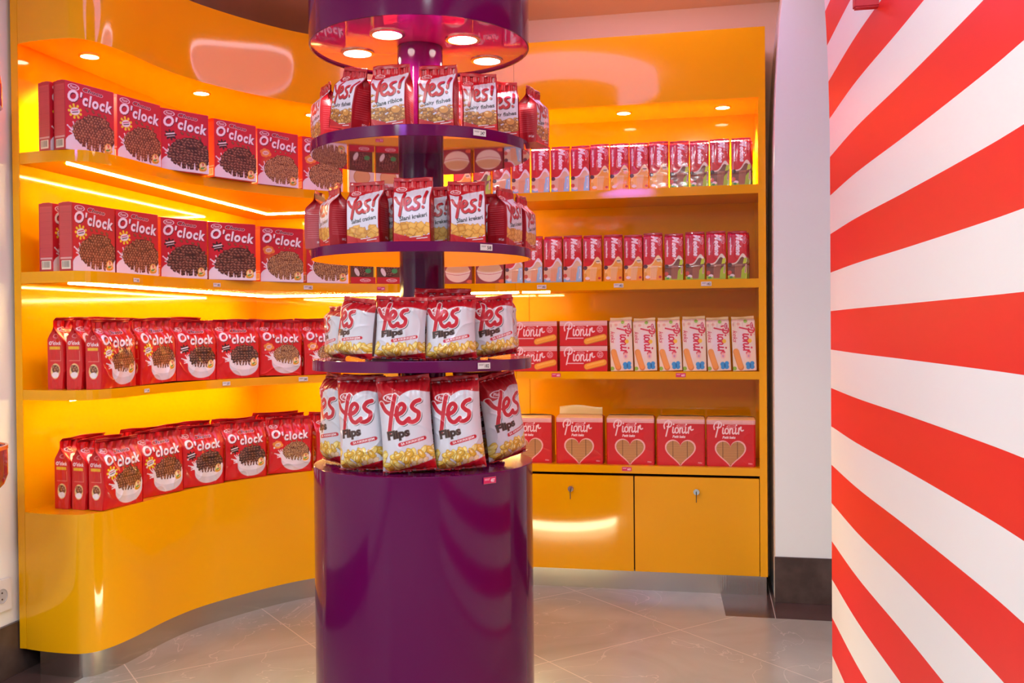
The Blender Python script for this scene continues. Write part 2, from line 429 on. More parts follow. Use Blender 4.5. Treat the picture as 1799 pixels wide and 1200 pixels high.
dl = lathe('oval_ceiling_panel', [(0, CEIL-.014), (.45, CEIL-.014), (.45, CEIL-.001), (0, CEIL-.001)], M['lilac_disc'], seg=128)
tag(dl, 'glowing lilac oval ceiling panel behind the tower, mirrored in curved fascia', 'ceiling light')
dr = lathe('light_rim', [(.451, CEIL-.001), (.451, CEIL-.018), (.464, CEIL-.018), (.464, CEIL-.001)], M['lilac_rim'], seg=128, parent=dl)
for q in (dl, dr): q.data.transform(Matrix.Translation((-.25, 3.43, 0)) @ Matrix.Diagonal((1, .54, 1, 1)))
dr['label'] = 'brighter rim light'
# ------------------------------------------------------------------ painter: print artwork as per-vertex colour
_TXT = {}
def glyph_tris(s, bold=0.0, shear=0.0):
    k = (s, bold, shear)
    if k not in _TXT:
        cu = bpy.data.curves.new('t', 'FONT'); cu.body = s; cu.size = 1; cu.offset = bold; cu.shear = shear; cu.resolution_u = 3
        if 'clock' in s: cu.space_character = 1.16
        ob = bpy.data.objects.new('t', cu)
        me = bpy.data.meshes.new_from_object(ob); me.calc_loop_triangles()
        V = np.array([v.co[:2] for v in me.vertices]); T = np.array([t.vertices[:] for t in me.loop_triangles])
        _TXT[k] = V[T]
        bpy.data.meshes.remove(me); bpy.data.objects.remove(ob); bpy.data.curves.remove(cu)
    return _TXT[k]

class Canvas:
    def __init__(s, w, h, res, bg):
        s.w, s.h, s.res = w, h, res
        s.nx, s.ny = int(round(w*res))+1, int(round(h*res))+1
        s.a = np.empty((s.ny, s.nx, 3), np.float32); s.a[:] = hexl(bg) if isinstance(bg, str) else bg
        s.X, s.Y = np.meshgrid(np.linspace(0, w, s.nx), np.linspace(0, h, s.ny))
    def c(s, col_): return np.array(hexl(col_) if isinstance(col_, str) else col_, np.float32)
    def win(s, x0, y0, x1, y1):
        r = s.res
        i0, i1 = max(0, int(x0*r)-1), min(s.nx, int(x1*r)+3); j0, j1 = max(0, int(y0*r)-1), min(s.ny, int(y1*r)+3)
        if i1 <= i0 or j1 <= j0: return None
        return slice(j0, j1), slice(i0, i1)
    def put(s, w, m, col_, al=1.):
        if w is None: return
        a = s.a[w]; m = np.clip(m, 0, 1)[..., None]*al; s.a[w] = a*(1-m)+s.c(col_)*m
    def ell(s, x, y, rx, ry, col_, rot=0, ring=0, soft=0, al=1.):
        R = max(rx, ry)+2; w = s.win(x-R, y-R, x+R, y+R)
        if w is None: return
        dx, dy = s.X[w]-x, s.Y[w]-y; c, n = math.cos(rot), math.sin(rot)
        u, v = (dx*c+dy*n)/rx, (-dx*n+dy*c)/ry; d = np.sqrt(u*u+v*v)+1e-9
        dist = (1-d)*min(rx, ry)
        m = np.clip(dist*s.res+.5, 0, 1) if not soft else np.clip(dist/soft, 0, 1)
        if ring: m = m*np.clip((ring-dist)*s.res+.5, 0, 1)
        s.put(w, m, col_, al)
    def rect(s, x0, y0, x1, y1, col_, al=1.):
        w = s.win(x0, y0, x1, y1)
        if w is None: return
        X, Y = s.X[w], s.Y[w]; r = s.res
        m = np.clip((X-x0)*r+.5, 0, 1)*np.clip((x1-X)*r+.5, 0, 1)*np.clip((Y-y0)*r+.5, 0, 1)*np.clip((y1-Y)*r+.5, 0, 1)
        s.put(w, m, col_, al)
    def mask(s, fn, col_, al=1.):
        s.put((slice(0, s.ny), slice(0, s.nx)), fn(s.X, s.Y), col_, al)
    def below(s, fy, col_, al=1.): s.mask(lambda X, Y: (fy(X)-Y)*s.res+.5, col_, al)
    def above(s, fy, col_, al=1.): s.mask(lambda X, Y: (Y-fy(X))*s.res+.5, col_, al)
    def stroke(s, pts, wd, col_, wd2=None, smooth=True, al=1.):
        P = cr(pts, 6) if smooth and len(pts) > 2 else np.array(pts, float)
        wd2 = wd if wd2 is None else wd2; m_ = max(wd, wd2)/2+1
        w = s.win(P[:, 0].min()-m_, P[:, 1].min()-m_, P[:, 0].max()+m_, P[:, 1].max()+m_)
        if w is None: return
        X, Y = s.X[w], s.Y[w]; best = np.full(X.shape, -1e9); n = len(P)-1
        for i in range(n):
            a, b = P[i], P[i+1]; d = b-a; L = d@d+1e-12
            t = np.clip(((X-a[0])*d[0]+(Y-a[1])*d[1])/L, 0, 1)
            r = (wd+(wd2-wd)*(i+t)/n)/2
            best = np.maximum(best, r-np.hypot(X-a[0]-t*d[0], Y-a[1]-t*d[1]))
        s.put(w, best*s.res+.5, col_, al)
    def strokes(s, L, ox, oy, k, wd, col_, rot=0, al=1.):
        c, n = math.cos(rot), math.sin(rot)
        for st in L:
            s.stroke([(ox+k*(x*c-y*n), oy+k*(x*n+y*c)) for x, y in st], wd, col_, al=al)
    def poly(s, pts, col_, al=1.):
        P = np.array(pts, float); w = s.win(P[:, 0].min(), P[:, 1].min(), P[:, 0].max(), P[:, 1].max())
        if w is None: return
        X, Y = s.X[w], s.Y[w]; m = np.zeros(X.shape, bool); n = len(P)
        for i in range(n):
            (x0, y0), (x1, y1) = P[i], P[(i+1) % n]
            if y0 == y1: continue
            cnd = (y0 > Y) != (y1 > Y); m ^= cnd & (X < (x1-x0)*(Y-y0)/(y1-y0)+x0)
        s.put(w, m.astype(float), col_, al)
    def text(s, t, x0, y0, x1, y1, col_, bold=0., shear=0., rot=0., al=1.):
        """fit text in the box x0..x1, y0..y1 (before rotation about the box centre)"""
        T = glyph_tris(t, bold, shear); mn, mx = T.min((0, 1)), T.max((0, 1))
        Q = (T-mn)/(mx-mn)*[x1-x0, y1-y0]+[x0, y0]
        if rot:
            c, n = math.cos(rot), math.sin(rot); m = np.array([(x0+x1)/2, (y0+y1)/2]); D = Q-m
            Q = np.stack([D[..., 0]*c-D[..., 1]*n, D[..., 0]*n+D[..., 1]*c], -1)+m
        lo, hi = Q.min((0, 1)), Q.max((0, 1)); w = s.win(lo[0], lo[1], hi[0], hi[1])
        if w is None: return
        r = s.res; j0, i0 = w[0].start, w[1].start
        SS = 3; acc = np.zeros(((w[0].stop-j0)*SS, (w[1].stop-i0)*SS), bool)
        G = (Q*r - [i0, j0] + .5)*SS
        for tri in G:
            a0, b0 = np.floor(tri.min(0)).astype(int), np.ceil(tri.max(0)).astype(int)+1
            a0 = np.maximum(a0, 0); b0 = np.minimum(b0, [acc.shape[1], acc.shape[0]])
            if (b0 <= a0).any(): continue
            xs, ys = np.meshgrid(np.arange(a0[0], b0[0])+.5, np.arange(a0[1], b0[1])+.5)
            (ax, ay), (bx, by), (cx_, cy_) = tri
            e1 = (bx-ax)*(ys-ay)-(by-ay)*(xs-ax); e2 = (cx_-bx)*(ys-by)-(cy_-by)*(xs-bx); e3 = (ax-cx_)*(ys-cy_)-(ay-cy_)*(xs-cx_)
            m = ((e1 >= 0) & (e2 >= 0) & (e3 >= 0)) | ((e1 <= 0) & (e2 <= 0) & (e3 <= 0))
            acc[a0[1]:b0[1], a0[0]:b0[0]] |= m
        m = acc.reshape(acc.shape[0]//SS, SS, acc.shape[1]//SS, SS).mean((1, 3))
        s.put(w, m, col_, al)
    def sample(s, U, V):
        """U,V in 0..1 arrays -> linear RGB, small tent filter"""
        x, y = U*(s.nx-1), V*(s.ny-1); out = 0
        for dx, dy, k in ((0, 0, .4), (.6, 0, .15), (-.6, 0, .15), (0, .6, .15), (0, -.6, .15)):
            xx, yy = np.clip(x+dx, 0, s.nx-1.001), np.clip(y+dy, 0, s.ny-1.001)
            i, j = xx.astype(int), yy.astype(int); fx, fy = (xx-i)[..., None], (yy-j)[..., None]
            out = out + k*((s.a[j, i]*(1-fx)+s.a[j, i+1]*fx)*(1-fy)+(s.a[j+1, i]*(1-fx)+s.a[j+1, i+1]*fx)*fy)
        return out

PI_ = math.pi
PIONIR = [[(-.12, .42), (-.16, .72), (.0, 1.02), (.28, 1.12), (.50, .95), (.47, .68), (.27, .55), (.12, .60)], [(.30, .98), (.17, .4), (.0, -.28)],
          [(.66, .55), (.62, .12), (.70, .02), (.80, .12)], [(1.0, .52), (.86, .42), (.85, .15), (.97, .02), (1.12, .15), (1.12, .42), (1.0, .52)],
          [(1.28, .52), (1.25, .02)], [(1.26, .30), (1.40, .52), (1.51, .42), (1.49, .12), (1.58, .02), (1.68, .12)], [(1.80, .55), (1.76, .12), (1.84, .02), (1.93, .12)],
          [(2.07, .55), (2.04, .02)], [(2.05, .30), (2.16, .56), (2.26, .64), (2.24, .42), (2.32, .30), (2.46, .36)]]
DOTS = [[(.70, .80), (.71, .81)], [(1.84, .80), (1.85, .81)]]
YES = [[(0, .88), (.10, .62), (.26, .46)], [(.56, 1.08), (.34, .55), (.10, -.18)],
       [(.46, .40), (.70, .46), (.84, .62), (.76, .76), (.60, .68), (.50, .45), (.52, .20), (.68, .08), (.92, .20)],
       [(1.40, .78), (1.22, .74), (1.10, .60), (1.18, .46), (1.30, .34), (1.24, .14), (1.06, .06), (.92, .10)]]
BANG = [[(1.74, 1.12), (1.66, .80), (1.58, .46)], [(1.52, .20), (1.525, .19)]]
MED = [[(-.10, .95), (.0, 1.1), (.10, 1.0), (.08, .4), (.02, .0)], [(.10, 1.0), (.26, .25)], [(.26, .25), (.44, 1.05), (.42, .3), (.50, .0)]]

def script(c, x, y, k, wd, col_, rot=0., al=1.):
    c.strokes(PIONIR, x, y, k, wd, col_, rot, al); c.strokes(DOTS, x, y, k, wd*1.3, col_, rot, al)
def logo(c, x, y, rx, ry, fg='#f4e6ee', bgc=None, rot=0.):
    if bgc: c.ell(x, y, rx, ry, bgc, rot)
    c.ell(x, y, rx, ry, fg, rot, ring=max(.07*rx, .8))
    c.text('Pionir', x-rx*.62, y-ry*.42, x+rx*.62, y+ry*.48, fg, bold=.01, shear=.3, rot=rot)
def tiny(c, x, y, w, h, col_, rot=0., n=9, seed=1):
    r = random.Random(seed); t = 0
    while t < w:
        l = r.uniform(.5, 1.1)*w/n
        c.stroke([(x+t*math.cos(rot), y+t*math.sin(rot)), (x+min(w, t+l*.8)*math.cos(rot), y+min(w, t+l*.8)*math.sin(rot))], h, col_, smooth=False); t += l
def barcode(c, x, y, w, h, seed=1):
    c.rect(x, y, x+w, y+h, '#e8ddcc'); r = random.Random(seed); t = x+w*.1
    while t < x+w*.9:
        k = r.uniform(.3, 1.0)*w/14; c.rect(t, y+h*.2, t+k, y+h*.92, '#2a2420'); t += k+r.uniform(.5, 1.2)*w/18

def pile(c, kind, cx, cy, rx, ry, seed):
    r = random.Random(seed)
    base = {'pillow': '#4a2010', 'petal': '#35140c', 'ball': '#5a2c12'}[kind]
    c.ell(cx, cy, rx, ry, base)
    pts = []
    step = {'pillow': 11.0, 'petal': 13.0, 'ball': 7.4}[kind]; K = 1.4
    y = cy+ry
    while y > cy-ry:
        x = cx-rx+r.uniform(0, step)
        while x < cx+rx:
            if ((x-cx)/rx)**2+((y-cy)/ry)**2 < .95: pts.append((x+r.uniform(-1, 1), y+r.uniform(-1.2, 1.2)))
            x += step
        y -= step*.72
    for x, y in pts:
        if kind == 'pillow':
            a = r.uniform(0, PI_); b = r.choice(['#7a3f22', '#8a4a2a', '#6a3319', '#975a38'])
            c.ell(x, y, 5.4*K, 4.2*K, '#250d06', a); c.ell(x, y+.5, 4.7*K, 3.5*K, b, a); c.ell(x-1.1*K, y+1.5*K, 1.9*K, 1.1*K, '#cf9c7a', a, al=.8)
        elif kind == 'petal':
            a = r.uniform(-.7, .5); b = r.choice(['#55281a', '#653220', '#47200f', '#744030'])
            c.ell(x, y, 8.6*K, 4.4*K, '#1a0804', a); c.ell(x, y+.6, 7.7*K, 3.5*K, b, a); c.ell(x-1, y+1.8*K, 3.6*K, 1.0*K, '#b98c74', a, al=.7)
        else:
            b = r.choice(['#9a6230', '#8a5226', '#b07a42', '#7d4720'])
            c.ell(x, y, 3.1*K, 3.1*K, '#3a1a0a'); c.ell(x, y+.2, 2.6*K, 2.6*K, b); c.ell(x-.7*K, y+K, 1.1*K, .9*K, '#f4dcb0', al=.9)
def badge(c, x, y, k=1.):
    c.ell(x, y-7*k, 14*k, 8*k, '#f0b41c', .2); c.ell(x, y+2*k, 12.5*k, 12.5*k, '#f3e0a8'); c.ell(x, y+2*k, 12.5*k, 12.5*k, '#e8a81c', ring=2.2*k)
    c.text('9', x-3.6*k, y+1*k, x+3.8*k, y+12*k, '#d01830', bold=.04); c.ell(x-1*k, y-4*k, 7.5*k, 2.8*k, '#5fa03a', .25); c.ell(x+5*k, y-1*k, 3*k, 2*k, '#e0603a')
    c.text('vitamina', x-10*k, y-12*k, x+10*k, y-8.6*k, '#8a3a10', bold=.01)
def splash(c, x, y, k, seed, n=7, a0=100, a1=215, l0=16, l1=30, col_='#efe4ec'):
    r = random.Random(seed)
    for i in range(n):
        a = math.radians(a0+(a1-a0)*i/(n-1)+r.uniform(-6, 6)); L = r.uniform(l0, l1)*k
        e = (x+L*math.cos(a), y+L*math.sin(a)); m = (x+.5*L*math.cos(a+.12), y+.5*L*math.sin(a+.12))
        c.stroke([(x, y), m, e], 9*k, col_, 1.6*k); c.ell(e[0], e[1], 1.7*k, 1.7*k, col_)
def oclock(c, x0, y0, x1, y1, rot, choco=True, k=1.):
    for dx, dy, cc, b in ((1.8, -2.8, '#4d0820', .05), (.5, -1, '#8d1636', .045), (0, 0, '#f6eef6', .036)):
        c.text("O", x0+dx, y0+dy+(y1-y0)*.08, x0+(x1-x0)*.235+dx, y1+dy+(y1-y0)*.10, cc, b, .22, rot*.5)
        c.text("'clock", x0+(x1-x0)*.27+dx, y0+dy-(y1-y0)*.12, x1+dx, y1+dy-(y1-y0)*.06, cc, b, .12, rot)
    if choco:
        xm, xe = x0+(x1-x0)*.34, x0+(x1-x0)*.78
        c.text('Choco', xm-2, y1+2*k, xe+2, y1+17*k, '#e0a8b0', .06, .2, rot); c.text('Choco', xm, y1+4*k, xe, y1+15*k, '#2a0a0c', .02, .2, rot)
def burst(c, kind, x, y, k=1.):
    if kind == 'pillow':
        for i in range(9):
            a = i*2*PI_/9+.4; c.stroke([(x, y), (x+21*k*math.cos(a), y+19*k*math.sin(a))], 12*k, '#e8cc1c', 5*k); c.ell(x+21*k*math.cos(a), y+19*k*math.sin(a), 4*k, 4*k, '#efd92a')
        c.ell(x, y, 17*k, 11*k, '#efe6ea', .25); col1, col2 = '#c02060', '#403040'
        tiny(c, x-11*k, y+1*k, 22*k, 3*k, col1, .25, 7, 3); tiny(c, x-9*k, y-5*k, 20*k, 3*k, col2, .25, 6, 5)
    elif kind == 'petal':
        for i in range(8):
            a = i*2*PI_/8+.2; c.stroke([(x, y), (x+20*k*math.cos(a), y+16*k*math.sin(a))], 14*k, '#3a120e', 6*k)
        tiny(c, x-15*k, y+1*k, 30*k, 4.2*k, '#f2e6ea', .22, 8, 4); tiny(c, x-13*k, y-7*k, 28*k, 1.8*k, '#f2e6ea', .22, 12, 6)
    else:
        for a, b in ((-14, 3), (-4, 9), (8, 6), (14, -3), (0, -8), (-10, -7)): c.ell(x+a*k, y+b*k, 10*k, 8*k, '#e89038')
        c.ell(x, y, 13*k, 8*k, '#f0dcc8', .15); tiny(c, x-9*k, y+1*k, 18*k, 2.4*k, '#c02050', .15, 6, 8); tiny(c, x-8*k, y-4*k, 17*k, 2.4*k, '#c02050', .15, 6, 9)

def art_carton(kind):
    c = Canvas(175, 205, 2.0, '#c4122c')
    c.mask(lambda X, Y: np.clip((150-Y)/150, 0, 1)*.5, '#dd1a22')
    logo(c, 30, 190, 20, 9, bgc='#b01030')
    oclock(c, 9, 142, 168, 178, -.07)
    if kind == 'ball': c.ell(45, 88, 36, 22, '#c46a24', .3, soft=16, al=.8)
    burst(c, kind, 34, 118)
    splash(c, 44, 52, 1.5, 3); splash(c, 150, 40, .9, 9, 5, 20, 90, 14, 26)
    c.ell(96, 22, 96, 40, '#efe4ec'); c.below(lambda X: 16+5*np.sin(X*.16), '#efe4ec')
    pile(c, kind, 103, 60, 76, 50, 5)
    r = random.Random(2)
    for i in range(9):
        x, y = 20+i*17+r.uniform(-4, 4), 14+r.uniform(-6, 8); c.stroke([(x, y-14), (x+r.uniform(-4, 4), y+r.uniform(6, 16))], 8, '#efe4ec', 2)
    pile(c, kind, 112, 100, 44, 18, 9)
    for i in range(4): # pieces tossed above the pile
        x = 76+i*22; y = 122+r.uniform(-2, 8)
        if kind == 'ball': c.ell(x, y, 4, 4, '#7d4720'); c.ell(x-1, y+1, 1.4, 1.2, '#f0d2a0')
        else: c.ell(x, y, 7, 4.2, '#47200f', r.uniform(0, 3)); c.ell(x, y+.6, 5.8, 3.2, '#8a5030', r.uniform(0, 3))
    badge(c, 152, 24, 1.1)
    c.rect(0, 0, 175, 1.2, '#8a0c20'); c.rect(0, 0, 1, 205, '#a01028')
    return c
def art_carton_side():
    c = Canvas(50, 205, 1.4, '#b5202c')
    c.rect(4, 44, 46, 196, '#c9484c')
    for y in range(50, 194, 4): tiny(c, 7, y, 36, .9, '#a8303a', 0, 11, y)
    for y in (70, 110, 150, 176): c.rect(4, y, 46, y+.8, '#a8303a')
    c.rect(4, 36, 46, 42, '#d8a0a0'); barcode(c, 8, 6, 34, 26, 2)
    return c
def art_bag(kind):
    c = Canvas(185, 215, 1.7, '#cf0d18')
    logo(c, 30, 187, 17, 8, bgc='#b80c1c'); oclock(c, 14, 138, 168, 172, .05, kind != 'ball')
    burst(c, kind, 38, 116, .95)
    c.ell(116, 54, 64, 46, '#d8d0d8'); c.ell(116, 66, 66, 34, '#efe6ec')
    splash(c, 62, 74, 1.2, 4, 6, 110, 200, 18, 36); splash(c, 164, 76, .8, 6, 4, 20, 80, 10, 20)
    pile(c, kind, 116, 86, 58, 36, 8)
    r = random.Random(4)
    for i in range(8):
        x = 66+i*13; c.stroke([(x, 52), (x+r.uniform(-3, 3), 60+r.uniform(0, 10))], 7, '#efe6ec', 2)
    pile(c, kind, 118, 112, 36, 14, 6)
    for i in range(3):
        x = 96+i*22; y = 127+r.uniform(-2, 5)
        if kind == 'ball': c.ell(x, y, 4, 4, '#7d4720'); c.ell(x-1, y+1, 1.4, 1.2, '#f0d2a0')
        else: c.ell(x, y, 7, 4.2, '#4a2010', r.uniform(0, 3)); c.ell(x, y+.6, 5.6, 3, '#9a5a34', r.uniform(0, 3))
    c.ell(160, 56, 7, 7, '#f0b41c'); badge(c, 158, 60, 1.05)
    c.ell(22, 104, 3.5, 3.5, '#efe6ec')
    return c
def art_bag_side():
    c = Canvas(60, 215, 1.2, '#cc0c16')
    c.ell(30, 166, 14, 7, '#f0a0a0', ring=1.4); c.text("O'clock", 6, 138, 54, 150, '#f6eef6', .03); c.rect(8, 124, 50, 133, '#e8b424')
    c.rect(10, 88, 52, 89.5, '#e08a80'); c.rect(50, 89, 51.5, 120, '#e08a80')
    c.ell(30, 56, 18, 24, '#e9c68a'); pile(c, 'pillow', 30, 62, 13, 13, 3); c.ell(30, 44, 14, 9, '#efe6ec')
    return c

def art_yes(kind, words_):
    c = Canvas(80, 130, 2.4, '#c00f20')
    c.rect(3, 14, 77, 126, '#d9d2e2')
    c.above(lambda X: 110-7*np.exp(-((X-17)/14)**2)+np.clip(X-34, 0, 50)*.2, '#c00f20')
    logo(c, 17, 113, 11, 5.2)
    for dx, dy, wd, cc in ((1.0, -1.5, 6.6, '#4a1018'), (0, 0, 6.0, '#c01024')):
        c.strokes(YES, 10+dx, 62+dy, 36, wd, cc, .12); c.strokes(BANG, 10+dx, 62+dy, 36, wd, cc, .08)
    for i, t in enumerate(words_): c.text(t, 14+i*27, 45+i*5, 14+i*27+(24 if i == 0 else 32), 54.5+i*5, '#1a1414', .03, .1, .17)
    r = random.Random(len(words_[0]))
    if kind == 'fish':
        for k in range(75):
            x, y = r.uniform(4, 76), r.uniform(14, 38); s_ = 5.5; b = r.choice(['#b8742a', '#c98636', '#a5641e', '#d89a4a'])
            a = r.uniform(-.6, .6); c.ell(x, y, s_+.8, s_*.8, '#6a3a10', a); c.ell(x, y+.3, s_, s_*.68, b, a); c.ell(x-1, y+1.6, 1.9, 1.0, '#f0cc88', a, al=.8)
        c.ell(58, 36, 11, 8.5, '#7a4a18'); c.ell(58, 36.5, 10, 7.6, '#cf8c3c'); c.ell(55, 40, 4, 2.2, '#f4d8a0', al=.8)
        for x, y in ((10, 46), (70, 44), (5, 56), (5, 68)):
            c.ell(x, y, 4.4, 2.9, '#a5641e', .2); c.poly([(x+3, y), (x+7, y+3), (x+7, y-2.4)], '#b8742a'); c.ell(x-.6, y+.7, 2, 1, '#e8b870', .2)
    else:
        for k in range(26):
            x, y = r.uniform(2, 78), r.uniform(14, 36); a = r.uniform(0, 1.5); s_ = 11
            if 30 < x < 52 and y > 42: continue
            q = lambda m: [(x+m*math.cos(a+i*PI_/2), y+m*.78*math.sin(a+i*PI_/2)) for i in range(4)]
            c.poly(q(s_+.9), '#9a5a14'); c.poly(q(s_), r.choice(['#dd9a34', '#e8aa48', '#d08a28'])); c.poly(q(s_*.6), '#edbb5e', .5)
    c.below(lambda X: 16+6*np.sin(X*.05+2.4), '#c50f1e')
    tiny(c, 36, 10, 22, 1.6, '#f0e4ec', .1, 8, 2); tiny(c, 50, 7, 22, 1.6, '#f0e4ec', .1, 8, 4)
    c.rect(0, 0, 80, 3.4, '#e81c20'); c.rect(0, 0, 2.4, 130, '#a80c1c'); c.rect(77.6, 0, 80, 130, '#a80c1c')
    return c
def art_yes_side():
    c = Canvas(50, 130, 1.5, '#a80c1e')
    for y in range(26, 92, 5): tiny(c, 8, y, 34, .9, '#d0606c', 0, 8, y)
    c.text('180g', 27, 11, 43, 17, '#f0dce4', .01)
    return c
def art_flips(H):
    c = Canvas(115, H, 2.0, '#d6d2dc'); f = H/210
    tall = H > 170
    r = random.Random(3)
    ytop = H*.80
    c.mask(lambda X, Y: np.clip((Y/H-.15)*2, 0, 1)*0, '#ffffff')
    c.above(lambda X: ytop-10*f*np.cos((X-14)*.055)+np.clip(X-40, 0, 90)*.24*f+(X > 1e9), '#b80e1c')
    logo(c, 33, ytop+5*f, 19, 9*f**.5, bgc='#b80e1c')
    k = 62*(f**.55); y0 = H*.50
    for dx, dy, wd, cc in ((2.2, -2.2, 10.5, '#4a4048'), (0, 0, 12.4, '#f6f0f4'), (0, 0, 9.8, '#c4122a')):
        c.strokes(YES, 14+dx, y0+dy, k, wd*(1 if tall else .9), cc, .10)
    c.text('Flips', 15, H*.355, 68, H*.355+26*f**.6, '#6a4a3a', .07, .05, .16); c.text('Flips', 16, H*.36, 67, H*.355+25*f**.6, '#3a2018', .04, .05, .16)
    c.stroke([(44, H*.315), (98, H*.315+10)], 8*f**.5+1, '#c4122a', smooth=False); c.text('SA KIKIRIKIJEM', 46, H*.315+1.6, 97, H*.315+7.6, '#f4e8ec', .02, 0, .18)
    for i in range(60):
        x = r.uniform(-4, 119); y = r.uniform(.04, .23)*H+max(0, (abs(x-57)-30))*.12; a = r.uniform(0, PI_)
        b = r.choice(['#e8b83a', '#f0c850', '#dca62c', '#f4d878'])
        c.ell(x, y, 11, 6.4*f**.4, '#a87818', a); c.ell(x, y+.5, 10, 5.4*f**.4, b, a); c.ell(x-1, y+2, 4.5, 1.8, '#fbeeb4', a, al=.8)
    for x, y in ((70, .10), (84, .12), (96, .13)): c.ell(x, y*H, 7, 5, '#e8c8a0', .8); c.ell(x, y*H, 7, 5, '#c89878', .8, ring=.8)
    c.below(lambda X: H*.02+np.clip(X-30, 0, 90)*.0013*H, '#c00f1e')
    return c
def art_wafer(kind):
    bot, blk, acc = {'blue': ('#8cc4e8', '#e6b48c', '#f0e4ec'), 'orange': ('#f0a018', '#f2c88c', '#f8dc9c'), 'green': ('#a8cc1c', '#a86848', '#e8dcc8')}[kind]
    c = Canvas(78, 182, 1.3, '#cc0e20')
    c.mask(lambda X, Y: np.clip((Y-90)/60, 0, 1)*np.clip((60-X)/60, 0, 1)*.35, '#c8107c')  # magenta spill of violet light painted over the upper left
    c.below(lambda X: 62+38*np.exp(-((X-60)/19)**2), acc)
    c.below(lambda X: 57+30*np.exp(-((X-58)/17)**2), {'blue': '#dfc0a0', 'orange': '#f0a83c', 'green': '#7c4632'}[kind])
    c.below(lambda X: 14+40/(1+np.exp(-(X-54)/6)), bot)
    if kind == 'orange': c.ell(30, 34, 24, 24, '#f8c060'); c.ell(30, 34, 24, 24, '#fbe0b0', ring=2.5)
    c.poly([(28, 4), (52, 4), (58, 58), (30, 60)], blk)
    for i in range(4): c.stroke([(33+i*6, 8), (35+i*6, 56)], 1.2, '#00000000'[:7] if False else {'blue': '#c88c60', 'orange': '#dc9c50', 'green': '#6c3828'}[kind], smooth=False)
    c.ell(9, 56, 9, 8, '#5a2438' if kind != 'green' else '#4a1c14'); c.ell(8, 26, 8, 8, '#d05040' if kind != 'orange' else '#e8a838'); c.ell(18, 14, 9, 6, '#f2e6ea')
    if kind == 'blue': c.poly([(56, 6), (76, 8), (76, 66), (60, 62)], '#9cd0f0'); c.stroke([(68, 18), (70, 56)], 7, '#e4eef8', smooth=False); tiny(c, 67, 22, 32, 1.6, '#5a70b0', 1.5, 7, 3)
    if kind == 'green': c.poly([(60, 60), (74, 62), (76, 84), (64, 80)], '#c4dc30'); c.stroke([(70, 26), (73, 54)], 7, '#e0b49c', smooth=False); c.stroke([(70, 26), (73, 54)], 1.6, '#5a2c20', smooth=False); c.ell(14, 8, 7, 4, '#3c9c48')
    if kind == 'orange': c.ell(62, 82, 9, 9, '#e8d0b0'); tiny(c, 56, 82, 12, 3, '#5a4030', 0, 4, 3); c.ell(68, 14, 6, 5, '#c8202c')
    R = -PI_/2
    c.text('M', 32, 150, 60, 178, '#f8e8f0', .05, .35, R); c.text('edene', 13, 112, 73, 133, '#f8e8f0', .05, .3, R)
    c.text('napolitanke', -22, 124, 46, 134, '#f6e2ec', .045, 0, R)
    logo(c, 66, 152, 14, 7.5, fg='#f0b8c8', rot=R)
    c.rect(0, 0, 1.4, 182, '#a00c1c'); c.rect(76.6, 0, 78, 182, '#a00c1c')
    return c
def lace(c, y0, y1, w):
    c.rect(0, y0, w, y1, '#e8b4b0'); n = int(w/5)
    for i in range(n+1): c.ell(i*5, y0, 2.6, 2.4, '#e8b4b0'); c.rect(i*5+1, y0+1.5, i*5+3, y0+4.0, '#d06070')
    for i in range(n*2): c.rect(i*2.5, y1-3.5, i*2.5+1.1, y1-1.5, '#d88888')
def art_biscuit_box():
    c = Canvas(190, 94, 1.5, '#cc0a16'); lace(c, 78, 94, 190)
    script(c, 26, 38, 46, 4.6, '#f6dce0'); logo(c, 84, 68, 15, 6, fg='#f0a8b0')
    c.ell(161, 62, 12, 12, '#f0b8c0', ring=2); c.text('22', 154, 56, 168, 68, '#f0b8c0', .02); 
    tiny(c, 28, 29, 66, 3, '#f4d0d4', 0, 14, 5)
    c.stroke([(108, 16), (140, 24), (176, 32)], 24, '#b06a14'); c.stroke([(108, 17), (140, 25), (176, 33)], 21, '#f0a42c'); c.stroke([(110, 21), (140, 29), (174, 36)], 6, '#f8c45c', al=.7)
    r = random.Random(1)
    for i in range(40): c.ell(106+r.uniform(0, 70), 14+r.uniform(0, 24)+2, .8, .8, '#d8861c', al=.6)
    return c
def art_keks():
    c = Canvas(100, 205, 1.4, '#ecd8c0'); c.ell(46, 110, 46, 90, '#ecdce8', soft=30, al=.8); R = -PI_/2
    cc = Canvas
    script(c, 47, 172, 44, 6, '#d41440', R); c.text('keks', -10, 128, 38, 146, '#d43858', .015, .3, R)
    c.stroke([(16, 76), (24, 46), (34, 14)], 26, '#d88a40'); c.stroke([(17, 78), (24, 48), (33, 18)], 21, '#f0a04c')
    c.ell(76, 118, 8.5, 8.5, '#f4c430'); c.ell(68, 60, 13, 16, '#f0b4b0', soft=6); c.ell(68, 58, 4, 5, '#a080c0', al=.6)
    for x, y in ((64, 26), (82, 28), (66, 14), (82, 14)): c.ell(x, y, 10, 9, '#3898dc', .4)
    c.ell(74, 20, 3, 9, '#2068b0'); c.ell(60, 196, 8, 7, '#8cc43c'); c.ell(7, 10, 9, 8, '#8cc43c'); c.ell(30, 186, 9, 7, '#e8b09c', soft=3); c.ell(8, 184, 5, 10, '#e0a898', soft=3)
    logo(c, 86, 178, 15, 8, fg='#f6e0e8', bgc='#c41c38', rot=R); c.stroke([(84, 160), (90, 146), (98, 140)], 1.2, '#c89080')
    return c
def heart(t, cx, cy, k): return (cx+k*16*math.sin(t)**3, cy+k*(13*math.cos(t)-5*math.cos(2*t)-2*math.cos(3*t)-math.cos(4*t)))
